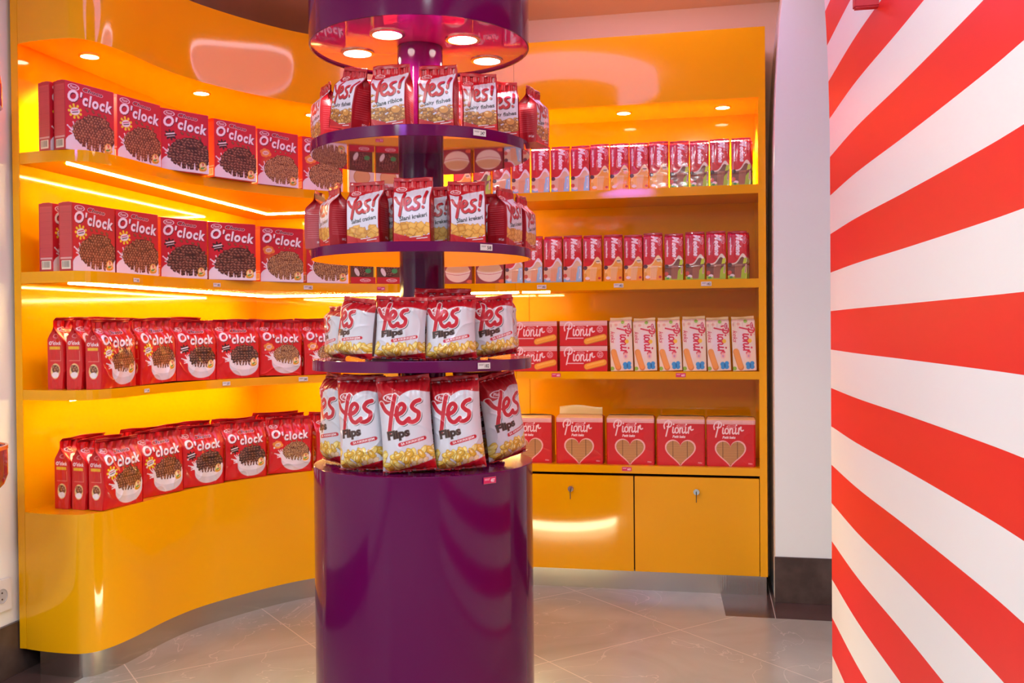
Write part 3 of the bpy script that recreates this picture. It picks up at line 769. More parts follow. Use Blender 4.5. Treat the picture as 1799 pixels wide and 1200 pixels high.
def art_petit():
    c = Canvas(188, 190, 1.5, '#cb0a18')
    c.rect(0, 176, 188, 190, '#ecc07c'); lace(c, 166, 180, 188)
    script(c, 36, 126, 43, 4.6, '#f4d8dc'); logo(c, 96, 155, 18, 6.5, fg='#f0a8b0'); c.text('Petit keks', 62, 108, 112, 118, '#f8e4e8', .03, .2)
    H_ = [heart(t, 92, 56, 3.75) for t in np.linspace(0, 2*PI_, 80)]; c.poly(H_, '#f0b8b8')
    H2 = [heart(t, 92, 56, 3.4) for t in np.linspace(0, 2*PI_, 80)]
    P = np.array(H2); w = c.win(P[:, 0].min(), P[:, 1].min(), P[:, 0].max(), P[:, 1].max())
    keep = c.a.copy(); c.poly(H2, '#c08850'); r = random.Random(5)
    bis = c.a.copy(); C2 = Canvas(188, 190, 1.5, '#c08850')
    for i in range(30): C2.rect(30, 2+i*5.0, 160, 2+i*5.0+1.1, '#7a4c20')
    for i in range(30): C2.rect(30, 4+i*5.0, 160, 4+i*5.0+1.0, '#d8a468')
    C2.rect(62, 0, 64, 120, '#4a2810'); C2.rect(118, 0, 120, 120, '#4a2810')
    msk = np.abs(bis-keep).sum(-1) > .02; c.a[msk] = C2.a[msk]
    c.text('750g', 160, 8, 176, 14, '#f0b8c0', .02)
    return c
def art_cookie(kind):
    c = Canvas(120, 190, 1.2, '#5a3a20' if kind == 'carton' else '#d8ccc0'); r = random.Random(6)
    if kind == 'carton':
        c.rect(0, 0, 120, 34, '#c41c28'); c.ell(70, 18, 26, 9, '#f0c0c4', ring=2); c.text('Pionir', 54, 13, 88, 24, '#f0d0d4', .02, .3)
        pile(c, 'petal', 56, 84, 44, 44, 4); c.ell(30, 60, 10, 22, '#e8dcd8', .4); c.ell(84, 66, 14, 12, '#3c9c58'); c.rect(110, 34, 120, 190, '#e8c820')
        c.above(lambda X: 140+0*X, '#c41c28')
    elif kind == 'bowl':
        c.a[:] = hexl('#8a1424'); c.ell(60, 52, 52, 44, '#e8dccc'); c.rect(6, 54, 114, 60, '#e8dccc'); c.ell(60, 62, 52, 12, '#d8b888'); c.ell(60, 72, 46, 18, '#d4ac7c')
        c.stroke([(10, 48), (60, 40), (110, 48)], 2, '#b82048'); c.ell(112, 10, 14, 8, '#e0602c'); c.above(lambda X: 120+0*X, '#c41c28'); script(c, 24, 140, 34, 4, '#f4d8dc')
    else:
        c.ell(60, 92, 40, 44, '#d0a068'); c.ell(60, 92, 40, 44, '#b88448', ring=3)
        c.rect(0, 20, 120, 60, '#c8bcb4'); c.text('Albert', 20, 26, 100, 52, '#c43c50', .03, .2); c.above(lambda X: 150+0*X, '#e0d4b8')
    return c
def art_tag(price, pink):
    bgc, fg = ('#d81c5c', '#f8d8e4') if pink else ('#ded8d4', '#2c2830')
    c = Canvas(34, 14, 4, bgc); tiny(c, 3, 10.4, 14, .8, fg, 0, 6, 2); tiny(c, 3, 8.2, 12, .8, fg, 0, 6, 3)
    c.text(price, 19, 2.6, 31, 10.6, fg, .03); c.rect(0, 0, 34, .5, '#a8a0a0')
    return c

# ------------------------------------------------------------------ package builder
def wob(seed, n=7, f0=20, f1=90):
    r = np.random.RandomState(seed); K = r.uniform(-1, 1, (n, 3)); K /= np.linalg.norm(K, axis=1)[:, None]; K *= r.uniform(f0, f1, (n, 1)); ph = r.uniform(0, 7, n)
    A = 1/np.sqrt(np.linalg.norm(K, axis=1)); A /= A.sum()
    return lambda P: (np.sin(P @ K.T+ph)*A).sum(-1)

def pack_mesh(name, W, H, D, kind, front, side=None, back='#b01020', nf=100, nv=130, ns=14, nb=8, seed=0, crumple=.0015, seal='#b3101c', top_col='#b01020'):
    """closed package; front faces -Y, base centre at origin. Artwork goes into colour attribute Col."""
    rs = np.random.RandomState(seed)
    v = np.linspace(0, 1, nv); s = np.linspace(-1, 1, nf)
    def dims(v):
        a = np.full_like(v, W/2); b = np.full_like(v, D/2)
        if kind == 'gusset':
            t = np.clip((v-.70)/.22, 0, 1); t = t*t*(3-2*t)
            b = D/2*(1-t)+.0012*t; a = W/2*(1-.03*np.sin(np.pi*np.clip(v/.8, 0, 1)))*(1+.03*t)
            b = b*(1+.10*np.sin(np.pi*np.clip(v/.75, 0, 1)))
        elif kind == 'pillow':
            e = np.clip(np.minimum(v/.16, (1-v)/.17), 0, 1); e = np.clip((e-.12)/.88, 0, 1)
            b = .0010+D/2*np.sin(e*np.pi/2)**.8; a = W/2*(1-.07*np.sin(np.pi*v)**1.0)
        elif kind == 'block':   # flow-pack around a brick of biscuits
            t = np.clip((v-.94)/.06, 0, 1); b = D/2*(1-t**2*.8); a = W/2*(1-t**2*.06)
        return a, b
    a, b = dims(v)
    z = v*H
    lean = np.zeros_like(v)
    w1, w2, w3 = wob(seed), wob(seed+50, 9, 60, 220), wob(seed+99, 5, 10, 30)
    cols, parts = [], []
    # front
    Sg, Vg = np.meshgrid(s, v); A, B, Z = a[:, None], b[:, None], z[:, None]
    if kind == 'pillow': prof = np.clip(1-np.abs(Sg)**2.6, 0, 1)**.62
    elif kind == 'gusset': prof = 1+.10*(1-Sg**2)*np.sin(np.pi*Vg)-.10*np.clip(np.abs(Sg)-.93, 0, 1)/.07
    elif kind == 'block': prof = 1-.06*np.clip(np.abs(Sg)-.94, 0, 1)/.06
    else: prof = np.ones_like(Sg)
    def crease(Sg, Vg):
        if kind == 'box' or crumple == 0: return 0*Sg
        P = np.stack([Sg*W/2, Vg*0+seed, Vg*H], -1)
        base = w1(P)*1.2+w2(P)*.8
        near = np.exp(-(1-Vg)/.12)*(1.9 if kind == 'gusset' else 1)+(np.exp(-Vg/.07) if kind == 'pillow' else 0)
        ray_ = np.sin(Sg*17+2*w3(P)+seed)+.6*np.sin(Sg*31+seed*2.1)
        r1 = 1-np.abs(np.sin(w1(P)*5+Sg*2.2+Vg*3+seed))
        return crumple*(base+near*ray_*1.3+.9*r1**3)
    cf = crease(Sg, Vg)
    X = A*Sg; Y = -B*prof-cf*np.clip((1-np.abs(Sg))*6, 0, 1)
    F = np.stack([X, Y, Z+0*Sg], -1)
    FC = front.sample((Sg+1)/2, Vg)
    parts.append((F, FC))
    box_like = kind != 'pillow'
    if box_like:
        t = np.linspace(-1, 1, ns)
        Tg, Vs = np.meshgrid(t, v); A, B, Z = a[:, None], b[:, None], z[:, None]
        g = 0
        if kind == 'gusset':
            k = np.clip((Vs-.62)/.3, 0, 1); g = k*(1-np.abs(Tg))*D*.38
        for sg in (1, -1):
            cs = (crease(Tg, Vs)*.8 if kind != 'box' else 0)
            X = sg*(A-g+cs*(1-np.abs(Tg))); Y = B*Tg*sg*(1 if kind != 'gusset' else 1.0)
            P = np.stack([X+0*Tg, Y, Z+0*Tg], -1)
            SC = side.sample((Tg+1)/2, Vs) if side is not None else np.broadcast_to(np.array(hexl(back), np.float32), P.shape)
            parts.append((P, SC, sg))
    sb = np.linspace(1, -1, nb); Sb, Vb = np.meshgrid(sb, v)
    profb = np.clip(1-np.abs(Sb)**2.6, 0, 1)**.62 if kind == 'pillow' else np.ones_like(Sb)
    Bk = np.stack([a[:, None]*Sb, b[:, None]*profb, z[:, None]+0*Sb], -1)
    BC = np.broadcast_to(np.array(hexl(back), np.float32), Bk.shape)
    if box_like: order = [parts[0][:2], parts[1][:2], (Bk, BC), parts[2][:2]]
    else: order = [parts[0][:2], (Bk, BC)]
    verts, colr, faces, off = [], [], [], 0
    idx = []
    for P, C_ in order:
        m, n = P.shape[:2]; verts.append(P.reshape(-1, 3)); colr.append(C_.reshape(-1, 3))
        I = np.arange(m*n).reshape(m, n)+off; off += m*n; idx.append(I)
        q = np.stack([I[:-1, :-1], I[:-1, 1:], I[1:, 1:], I[1:, :-1]], -1).reshape(-1, 4); faces.append(q)
    V = np.concatenate(verts); C_ = np.concatenate(colr); Fc = np.concatenate(faces)
    faces = Fc.tolist()
    # caps
    capv = []
    for row, zz in ((0, 0), (-1, H)):
        ring = np.concatenate([I[row] for I in idx]); P = V[ring].copy(); capv.append(P)
        base_i = len(V); V = np.concatenate([V, P, [[0, 0, zz]]]); cc = np.array(hexl(top_col if row else back), np.float32)
        C_ = np.concatenate([C_, np.tile(cc, (len(P)+1, 1))]); ci = base_i+len(P); n = len(P)
        for i in range(n):
            f = [base_i+i, base_i+(i+1) % n, ci]; faces.append(f if row else f[::-1])
    me = bpy.data.meshes.new(name); me.from_pydata(V.tolist(), [], faces); 
    at_ = me.color_attributes.new('Col', 'FLOAT_COLOR', 'POINT')
    at_.data.foreach_set('color', np.concatenate([C_, np.ones((len(C_), 1))], 1).astype(np.float32).ravel())
    if kind != 'box': me.polygons.foreach_set('use_smooth', [True]*len(me.polygons))
    me.update()
    return me

def seal_mesh(name, W, h, amp, seed, teeth=True, th=.0012, wav=5, fold=0.):
    """thin crimped fin: base at z=0, height h, folds forward by 'fold'"""
    n, m = 60, 5; r = np.random.RandomState(seed); ph = r.uniform(0, 6, 3)
    bm = bmesh.new(); G = []
    for sd in (-1, 1):
        rows = []
        for j in range(m):
            t = j/(m-1); row = []
            for i in range(n+1):
                u = i/n*2-1; w_ = amp*t*(math.sin(u*wav+ph[0])+.5*math.sin(u*wav*2.3+ph[1]))
                z = h*t*(1+.12*math.sin(u*3+ph[2]))+(.0012*(i % 2)*teeth if j == m-1 else 0)
                row.append(bm.verts.new((u*W/2, sd*th/2+w_-fold*t*t, z-.35*fold*t*t)))
            rows.append(row)
        G.append(rows)
    for g in G:
        for a, b in zip(g[:-1], g[1:]):
            for i in range(n): bm.faces.new((a[i], a[i+1], b[i+1], b[i]))
    A, B = G
    for i in range(n): bm.faces.new((A[-1][i], A[-1][i+1], B[-1][i+1], B[-1][i])); bm.faces.new((A[0][i], A[0][i+1], B[0][i+1], B[0][i]))
    for j in range(m-1): bm.faces.new((A[j][0], A[j+1][0], B[j+1][0], B[j][0])); bm.faces.new((A[j][n], A[j+1][n], B[j+1][n], B[j][n]))
    bmesh.ops.recalc_face_normals(bm, faces=bm.faces)
    me = bpy.data.meshes.new(name); bm.to_mesh(me); bm.free()
    for p in me.polygons: p.use_smooth = True
    return me

PROTO = {}
def proto(key, name, me, m, children=()):
    me.materials.append(m); PROTO[key] = (name, me, children)
    for _, cm, mm, _ in children:
        if not cm.materials: cm.materials.append(mm)
_first = {}
_low = {}
def low_pts(me):
    if me.name not in _low:
        n = len(me.vertices); a = np.empty(n*3); me.vertices.foreach_get('co', a); a = a.reshape(-1, 3)
        pts = []
        for k in range(24):
            for t in (-.3, -.8, -1.6):
                d = np.array([math.cos(k*PI_/12), math.sin(k*PI_/12), t]); pts.append(tuple(a[np.argmax(a @ d)]))
        pts.append(tuple(a[np.argmin(a[:, 2])])); _low[me.name] = pts
    return _low[me.name]
def put(key, x, y, z, rotz, label, cat, group=None, tilt=0., roll=0., scale=1.):
    """first use builds the thing, later ones copy it and its parts"""
    if key not in _first:
        name, me, ch = PROTO[key]
        o = bpy.data.objects.new(name, me); col.objects.link(o)
        for nm, cm, mm, mx in ch:
            c = bpy.data.objects.new(nm, cm); col.objects.link(c); c.parent = o; c.matrix_basis = mx
        _first[key] = o
    else:
        s_ = _first[key]; o = s_.copy(); col.objects.link(o)
        for c0 in s_.children:
            c = c0.copy(); col.objects.link(c); c.parent = o
    R = Matrix.Rotation(rotz, 4, 'Z') @ Matrix.Rotation(tilt, 4, 'X') @ Matrix.Rotation(roll, 4, 'Y')
    mw = Matrix.Translation((x, y, z)) @ R @ Matrix.Diagonal((scale, scale, scale, 1))
    if tilt or roll:   # rest the lowest point on the shelf
        mw = Matrix.Translation((0, 0, z-min((mw @ Vector(b)).z for b in low_pts(o.data)))) @ mw
    o.matrix_basis = Matrix.Translation((0, 0, .0006)) @ mw
    tag(o, label, cat, group)
    return o
TR = Matrix.Translation
# ------------------------------------------------------------------ package prototypes
mm = .001
kinds3 = ('pillow', 'petal', 'ball')
_cs = art_carton_side()
for k in kinds3:
    me = pack_mesh('cereal_box', .175, .203, .050, 'box', art_carton(k), _cs, back='#c4122c', nf=126, nv=146, ns=36, top_col='#c4122c')
    fl = bpy.data.meshes.new('top_flap'); bm = bmesh.new()
    bmesh.ops.create_cube(bm, size=1)
    for v in bm.verts: v.co = Vector((v.co.x*.171, v.co.y*.046*(1 if v.co.z < 0 else .5), .0015+v.co.z*.003))
    bm.to_mesh(fl); bm.free()
    proto('carton_'+k, 'cereal_box', me, M['carton'], [('top_flap', fl, M['seal_red'], TR((0, 0, .2028)))])
_bs = art_bag_side()
for k in kinds3:
    fr = art_bag(k)
    for sd in ((1, 2) if k != 'ball' else (3, 4)):
        me = pack_mesh('cereal_bag', .178, .205, .050, 'gusset', fr, _bs, back='#b01018', nf=118, nv=140, ns=26, seed=sd+ord(k[0]), crumple=.0034, top_col='#c01018')
        se = seal_mesh('top_seal', .180, .012, .004, sd*7+3, wav=4, fold=.006)
        proto('bag_%s_%d' % (k, sd % 2), 'cereal_bag', me, M['foil'], [('top_seal', se, M['seal_red'], TR((0, 0, .2045)))])
_ys = art_yes_side()
for key, knd, wds, sd in (('fish_en', 'fish', ('Salty', 'fishes'), 11), ('fish_sr', 'fish', ('Slane', 'ribice'), 12), ('crack_en', 'cracker', ('Salted', 'crackers'), 13), ('crack_sr', 'cracker', ('Slani', 'krekeri'), 14)):
    me = pack_mesh('cracker_bag', .080, .126, .046, 'gusset', art_yes(knd, wds), _ys, back='#a80c1e', nf=96, nv=150, ns=20, seed=sd, crumple=.0011, top_col='#a80c1e')
    se = seal_mesh('top_seal', .081, .008, .0016, sd, wav=4)
    proto(key, 'cracker_bag', me, M['foil_soft'], [('top_seal', se, M['seal_red'], TR((0, 0, .1258)))])
for key, H_, W_, D_, sd in (('flips_a', .20, .118, .062, 21), ('flips_b', .20, .116, .066, 22), ('flips_s', .125, .112, .058, 23), ('flips_t', .125, .110, .060, 24)):
    me = pack_mesh('corn_puff_bag', W_, H_, D_, 'pillow', art_flips(H_*1000), None, back='#c8bcc0', nf=130, nv=int(H_*1000*1.05), seed=sd, crumple=.0024, top_col='#b01020')
    s1 = seal_mesh('top_seal', W_*.985, .009, .0035, sd, wav=5); s2 = seal_mesh('bottom_seal', W_*.985, .008, .0010, sd+5, wav=6)
    proto(key, 'corn_puff_bag', me, M['foil'], [('top_seal', s1, M['seal_red'], TR((0, 0, H_-.0005))), ('bottom_seal', s2, M['seal_red'], TR((0, -.001, .0032)) @ Matrix.Rotation(math.radians(84), 4, 'X'))])
for k in ('blue', 'orange', 'green'):
    me = pack_mesh('wafer_packet', .0745, .178, .042, 'block', art_wafer(k), None, back='#b40c1c', nf=60, nv=124, ns=8, seed=31, crumple=.0007, top_col='#b40c1c')
    se = seal_mesh('top_seal', .073, .008, .0012, 5, wav=3)
    proto('wafer_'+k, 'wafer_packet', me, M['foil'], [('top_seal', se, M['seal_red'], TR((0, 0, .1775)))])
me = pack_mesh('biscuit_box', .190, .0995, .12, 'box', art_biscuit_box(), None, back='#b80a16', nf=126, nv=70, top_col='#d8a0a0')
proto('biscuit_box', 'biscuit_box', me, M['carton'])
me = pack_mesh('biscuit_packet', .0885, .200, .05, 'block', art_keks(), None, back='#d8c49c', nf=72, nv=150, seed=41, crumple=.0007, top_col='#dcc48c')
proto('keks', 'biscuit_packet', me, M['foil_soft'], [('top_seal', seal_mesh('top_seal', .086, .010, .002, 8, wav=4), M['seal_cream'], TR((0, .01, .1995)))])
_pt = art_petit()
for key, hh, wv, sd in (('petit_tall', .036, 2, 51), ('petit_low', .013, 5, 52)):
    me = pack_mesh('biscuit_pack', .188, .192, .085, 'block', _pt, None, back='#b40a16', nf=130, nv=132, seed=sd, crumple=.0008, top_col='#e0c080')
    proto(key, 'biscuit_pack', me, M['foil_soft'], [('folded_top', seal_mesh('folded_top', .175, hh, .006, sd, wav=wv, fold=.0 if hh > .02 else .02), M['seal_cream'], TR((0, .01, .190)))])
for k in ('carton', 'bowl', 'plain'):
    me = pack_mesh('cookie_box', .118, .175 if k != 'plain' else .16, .05, 'box', art_cookie(k), None, back='#7a1820' if k != 'plain' else '#c8bcb0', nf=72, nv=108)
    proto('cookie_'+k, 'cookie_box', me, M['carton'])

# ------------------------------------------------------------------ curved shelves: cereal
def on_curve(px, z, inset):
    P = cr(s_offset(inset), 4); d = np.column_stack([P, np.full(len(P), z)])-[0, 0, CAM_H]
    X = 900+FPX*(d@Rc)/(d@Fv)
    i = int(np.argmin(abs(X-px))); T = P[min(i+1, len(P)-1)]-P[max(i-1, 0)]
    return P[i], math.atan2(T[1], T[0])
def seated(key, mx, my, D, ang, z, *a, **k):
    """mx,my: middle of the bottom front edge"""
    r = math.radians(ang); return put(key, mx-math.sin(r)*D/2, my+math.cos(r)*D/2, z, r, *a, **k)
G1 = 'chocolate cereal cartons on the two upper curved shelves'
V = {'pillow': 'yellow burst', 'petal': 'dark brown blot', 'ball': 'orange blot'}
A_ = [(-1.832, 2.574, 75, 'pillow', 'first front from the left, top curved shelf'), (-1.788, 2.761, 75.5, 'pillow', 'second front from the left, top curved shelf'),
      (-1.735, 2.944, 60, 'petal', 'third front from the left, top curved shelf'), (-1.652, 3.137, 63, 'petal', 'right of the gap, top curved shelf'),
      (-1.577, 3.323, 58, 'ball', 'fifth front from the left, top curved shelf'), (-1.470, 3.490, 52, 'ball', 'partly behind the top disc, top curved shelf')]
for x, y, a, k, w in A_: seated('carton_'+k, x, y, .05, a, ZS[0], 'cereal carton with %s, %s' % (V[k], w), 'cereal box', G1)
seated('carton_pillow', -1.832-.056, 2.574+.006, .05, 75, ZS[0], 'cereal carton at left end of top curved shelf, only narrow side showing', 'cereal box', G1)
B_ = [(-1.836, 2.590, 83, 'pillow', 'first front from the left, second shelf'), (-1.805, 2.768, 77, 'pillow', 'second front from the left, second shelf'),
      (-1.768, 2.985, 62, 'petal', 'left of the middle pair, second shelf'), (-1.672, 3.142, 50, 'petal', 'right of the middle pair, second shelf'),
      (-1.572, 3.335, 52, 'ball', 'right of the wide gap, second shelf'), (-1.452, 3.484, 48, 'ball', 'partly behind the tower, second shelf')]
for x, y, a, k, w in B_: seated('carton_'+k, x, y, .05, a, ZS[1], 'cereal carton with %s, %s' % (V[k], w), 'cereal box', G1)
seated('carton_pillow', -1.836-.075, 2.590+.008, .05, 85, ZS[1], 'cereal carton at left end of second shelf, only narrow side showing', 'cereal box', G1)

G2 = 'chocolate cereal bags on the two lower curved shelves'
C_ = [(197, 88, 'pillow', 1), (268, 82, 'pillow', 0), (337, 68, 'petal', 1), (412, 58, 'petal', 0), (489, 50, 'ball', 1), (568, 46, 'ball', 0)]
D_ = [(205, 82, 'pillow', 1), (277, 73, 'pillow', 0), (349, 66, 'petal', 1), (425, 60, 'petal', 0), (507, 46, 'ball', 1), (590, 40, 'ball', 0)]
CO = {'pillow': 'yellow burst', 'petal': 'brown blot', 'ball': 'pale cookie blot'}
num = ['first', 'second', 'third', 'fourth', 'fifth', 'sixth', 'seventh', 'eighth', 'ninth', 'tenth', 'eleventh', 'twelfth', 'thirteenth', 'fourteenth', 'fifteenth']
for L, z, nm in ((C_, ZS[2], 'third'), (D_, ZS[3], 'bottom')):
    for i, (px, a, k, v) in enumerate(L):
        P, _ = on_curve(px, z+.09, .014+.025+(.004 if i % 2 else 0))
        r = math.radians(a)
        put('bag_%s_%d' % (k, v), P[0], P[1], z, r, 'cereal bag with %s, %s front from the left on %s curved shelf' % (CO[k], num[i], nm), 'cereal bag', G2, tilt=0, roll=rnd.uniform(-.03, .03), scale=1+rnd.uniform(-.03, .035))
        nb_ = 2 if (i == 0 or (nm == 'bottom' and i == 4)) else 0 if (nm == 'third' and i == 3) else 1
        for q in range(1, nb_+1):
            off = (.064 if i < 4 else .069)*q; sx = rnd.uniform(-.006, .006)
            lab = 'cereal bag in %s row behind the %s front bag, %s curved shelf' % (('second', 'third')[q-1], num[i], nm)
            put('bag_%s_%d' % (k, 1-v), P[0]-math.sin(r)*off+math.cos(r)*sx, P[1]+math.cos(r)*off+math.sin(r)*sx, z, r+rnd.uniform(-.03, .03), lab, 'cereal bag', G2, scale=1.0+rnd.uniform(0, .035))

# middle of the upper shelves, seen between the tower's bags
for px, w in ((636, 'left'), (682, 'right')):
    P, a = on_curve(px, 1.65, .04); put('cookie_plain', P[0], P[1], ZS[0], a-.03, 'pale biscuit pack on top shelf behind the tower, %s one of two' % w, 'biscuit pack', 'pale biscuit packs', scale=.84)
for px, w in ((637, 'left'), (683, 'right')):
    P, a = on_curve(px, 1.25, .035); put('cookie_carton', P[0], P[1], ZS[1], a-.03, 'brown biscuit box with red foot left of the tower pole, %s one' % w, 'biscuit box', 'chocolate biscuit boxes', scale=.84)
for x, w in ((-1.005, 'next to the pole'), (-.872, 'further from the pole')):
    put('cookie_bowl', x, 3.79, ZS[1], .0, 'dark red box showing a cream bowl, on second shelf, %s' % w, 'biscuit box', 'boxes with bowl picture')

# ------------------------------------------------------------------ straight shelves
yw = 3.768+.021
def xat(px, py, y): return at(px, py, 1, y)[0]
side_ = {'blue': 'blue foot', 'orange': 'orange foot', 'green': 'green foot'}
pxA = [812, 847, 881, 915, 950, 984.5, 1019.5, 1053.5, 1088.5, 1123, 1157.5, 1194, 1229, 1265, 1303]
kA = ['orange']+['green']*1+['blue']*5+['orange']*4+['green']*4
G3 = 'wafer packets on the two upper straight shelves'
num = ['first', 'second', 'third', 'fourth', 'fifth', 'sixth', 'seventh', 'eighth', 'ninth', 'tenth', 'eleventh', 'twelfth', 'thirteenth', 'fourteenth', 'fifteenth']
for i, (px, k) in enumerate(zip(pxA, kA)):
    j = len(pxA)-i-1
    put('wafer_'+k, xat(px, 290, 3.768), yw+rnd.uniform(-.003, .004), ZS[0], rnd.uniform(-.012, .012), 'wafer packet with %s on top straight shelf, %s from its right end' % (side_[k], num[j]), 'wafer packet', G3, scale=1+rnd.choice([-.02, 0, .0, .01]))
pxB = [903, 937, 971.5, 1006, 1041, 1077.5, 1113, 1147.5, 1184.5, 1221.5, 1258.5, 1296]
kB = ['blue']*4+['orange']*4+['green']*4
for i, (px, k) in enumerate(zip(pxB, kB)):
    j = len(pxB)-i-1
    put('wafer_'+k, xat(px, 450, 3.768), yw+rnd.uniform(-.003, .004), ZS[1], rnd.uniform(-.012, .012), 'wafer packet with %s on second straight shelf, %s from its right end' % (side_[k], num[j]), 'wafer packet', G3, scale=1+rnd.choice([-.02, 0, .01]))
for z, px, w in ((ZS[0], 1307, 'top'), (ZS[1], 1300, 'second')):
    put('wafer_green', xat(px, 400, 3.80), yw+.052, z, 0, 'wafer packet in the back row at right end of %s straight shelf' % w, 'wafer packet', G3, scale=.99)
for px, py, row, cl in ((1025.5, 600, 0, 'right'), (1025.5, 600, 1, 'right'), (938, 600, 0, 'left'), (938, 600, 1, 'left')):
    put('biscuit_box', xat(px, 600, 3.765), 3.765+.06, ZS[2]+row*.1003, 0, 'red biscuit box with finger biscuit, %s one of the %s column' % (('lower', 'upper')[row], cl), 'biscuit box', 'stacked red biscuit boxes')
for i, px in enumerate((1093, 1135, 1179, 1221, 1264.5, 1309)):
    put('keks', xat(px, 600, 3.765), 3.765+.027+(.003 if i % 2 else 0), ZS[2], 0, 'cream biscuit packet with pink lettering, %s from the red boxes' % num[i], 'biscuit packet', 'cream biscuit packets', roll=(-.03, -.035, -.045, -.02, -.04, -.035)[i], scale=(1, .985, .99, 1.01, .985, .995)[i])
for i, px in enumerate((930, 1018.5, 1108, 1196.5, 1284.5)):
    key = 'petit_tall' if i == 1 else 'petit_low'
    put(key, xat(px, 770, 3.775), 3.775+.043, ZS[3], 0, 'biscuit pack with heart window%s, %s from left, bottom straight shelf' % (' and upright flap' if i == 1 else '', num[i]), 'biscuit pack', 'heart window biscuit packs', scale=(.985, 1, 1, .99, .985)[i])

# ------------------------------------------------------------------ tower bags
def circ(px, rho, z, back=False):
    t = np.linspace(0, 2*PI_, 1441); P = np.stack([CX+rho*np.cos(t), CY+rho*np.sin(t), 0*t+z], 1); d = P-[0, 0, CAM_H]
    dep = d@Fv; X = 900+FPX*(d@Rc)/dep; dc = (np.array([CX, CY, z])-[0, 0, CAM_H])@Fv
    ok = (dep >= dc-.002) if back else (dep <= dc+.002); e = np.where(ok, abs(X-px), 1e9); i = int(np.argmin(e)); return P[i, 0], P[i, 1]
def tput(key, disc, px, rho, face, label, cat, group, back=False, **k):
    z = DT.get(disc, BT); x, y = circ(px, rho*KT, z+.06, back)
    k['scale'] = k.get('scale', 1.)*KT
    return put(key, x, y, z+.0003, YAW+math.radians(face), label, cat, group, **k)
g = 'cracker bags on the top disc'
for key, px, rho, face, w, k in (
    ('fish_sr', 573, .222, -62, 'at the far left, turned left', {}), ('fish_en', 612, .215, -42, 'leaning to the right, second from left', dict(roll=.22)),
    ('fish_sr', 689, .205, -13, 'third from left, facing forward', dict(scale=1.04)), ('fish_en', 771, .205, -9, 'in front of the pole', dict(scale=1.03)),
    ('fish_en', 842, .205, 8, 'fifth from left, slightly turned right', dict(tilt=-.06)), ('fish_en', 880, .205, 12, 'sixth from left, near the right edge', dict(tilt=-.05)),
    ('fish_sr', 944, .268, 66, 'at the far right, turned right', {})):
    tput(key, 1, px, rho, face, 'red fish cracker bag on top disc, %s' % w, 'snack bag', g, **k)
for px, rho, face, bk, w in ((664, .125, 20, False, 'left'), (800, .115, -20, False, 'middle'), (700, .14, 150, True, 'far left'), (790, .15, 190, True, 'far right')):
    tput('fish_sr', 1, px, rho, face, 'red fish cracker bag in the inner ring of the top disc, %s one' % w, 'snack bag', g, back=bk)
g = 'cracker bags on the second disc'
for key, px, rho, face, w, k in (
    ('crack_sr', 560, .238, -95, 'at the far left showing its side', {}), ('crack_sr', 588, .222, -62, 'second from left, turned left', dict(roll=.05)),
    ('crack_en', 646, .205, -17, 'third from left, facing forward', dict(scale=1.02)), ('crack_sr', 727, .205, -4, 'in front of the pole', dict(scale=1.05)),
    ('crack_sr', 820, .205, 10, 'right of the pole, facing forward', dict(scale=1.02)), ('crack_sr', 888, .215, 62, 'sixth from left, turned right', {}),
    ('crack_sr', 921, .238, 70, 'at the far right, turned right', dict(scale=.95))):
    tput(key, 2, px, rho, face, 'red square cracker bag on second disc, %s' % w, 'snack bag', g, **k)
for px, rho, face, bk, w in ((684, .135, 5, False, 'left of the pole'), (764, .125, 4, False, 'behind the bag at the pole'), (858, .15, 12, False, 'right of the pole'), (700, .15, 170, True, 'at the back left'), (810, .15, 190, True, 'at the back right')):
    tput('crack_sr', 2, px, rho, face, 'square cracker bag in inner ring of second disc, %s' % w, 'snack bag', g, back=bk)
g = 'corn puff bags on the third disc'
for key, px, rho, face, w, k in (
    ('flips_s', 594, .20, -60, 'at the far left, turned left', dict(scale=.92)), ('flips_t', 625, .215, -40, 'second from left, leaning right', dict(roll=.13, scale=.98)),
    ('flips_s', 702, .205, -3, 'left of the pole, facing forward', dict(roll=.05, scale=1.02)), ('flips_t', 793, .205, 2, 'right of the pole, facing forward', dict(roll=-.01, scale=1.04)),
    ('flips_s', 869, .20, 20, 'second from right, leaning left', dict(roll=-.09, scale=1.02)), ('flips_t', 897, .19, 50, 'at the far right, turned right', dict(roll=-.12, scale=.98))):
    tput(key, 3, px, rho, face, 'white and red corn puff bag on third disc, %s' % w, 'snack bag', g, **k)
for px, rho, face, bk, w in ((680, .13, 172, True, 'at the back left'), (805, .14, 195, True, 'at the back right')):
    tput('flips_s', 3, px, rho, face, 'corn puff bag inside third disc ring, %s' % w, 'snack bag', g, back=bk, scale=1.03)
tput('flips_t', 3, 776, .115, 4, 'taller corn puff bag poking up behind the one right of the pole, third disc', 'snack bag', g, roll=.03, scale=1.18)
g = 'large corn puff bags on the drum'
for key, px, rho, face, w, k in (
    ('flips_a', 590, .205, -52, 'at the far left, turned left', dict(roll=.03)), ('flips_b', 641, .20, -14, 'second from left', dict(roll=-.03, scale=1.0)),
    ('flips_a', 721, .205, 0, 'in the middle, leaning left', dict(roll=-.07, scale=1.0)), ('flips_b', 810, .205, 0, 'right of the middle one, leaning left', dict(roll=-.08, scale=.985)),
    ('flips_a', 852, .135, 10, 'wedged behind the right bags', dict(roll=-.03)), ('flips_b', 893, .205, 38, 'at the far right, leaning left', dict(roll=-.18, scale=.97))):
    tput(key, 0, px, rho, face, 'large corn puff bag on the drum, %s' % w, 'snack bag', g, **k)
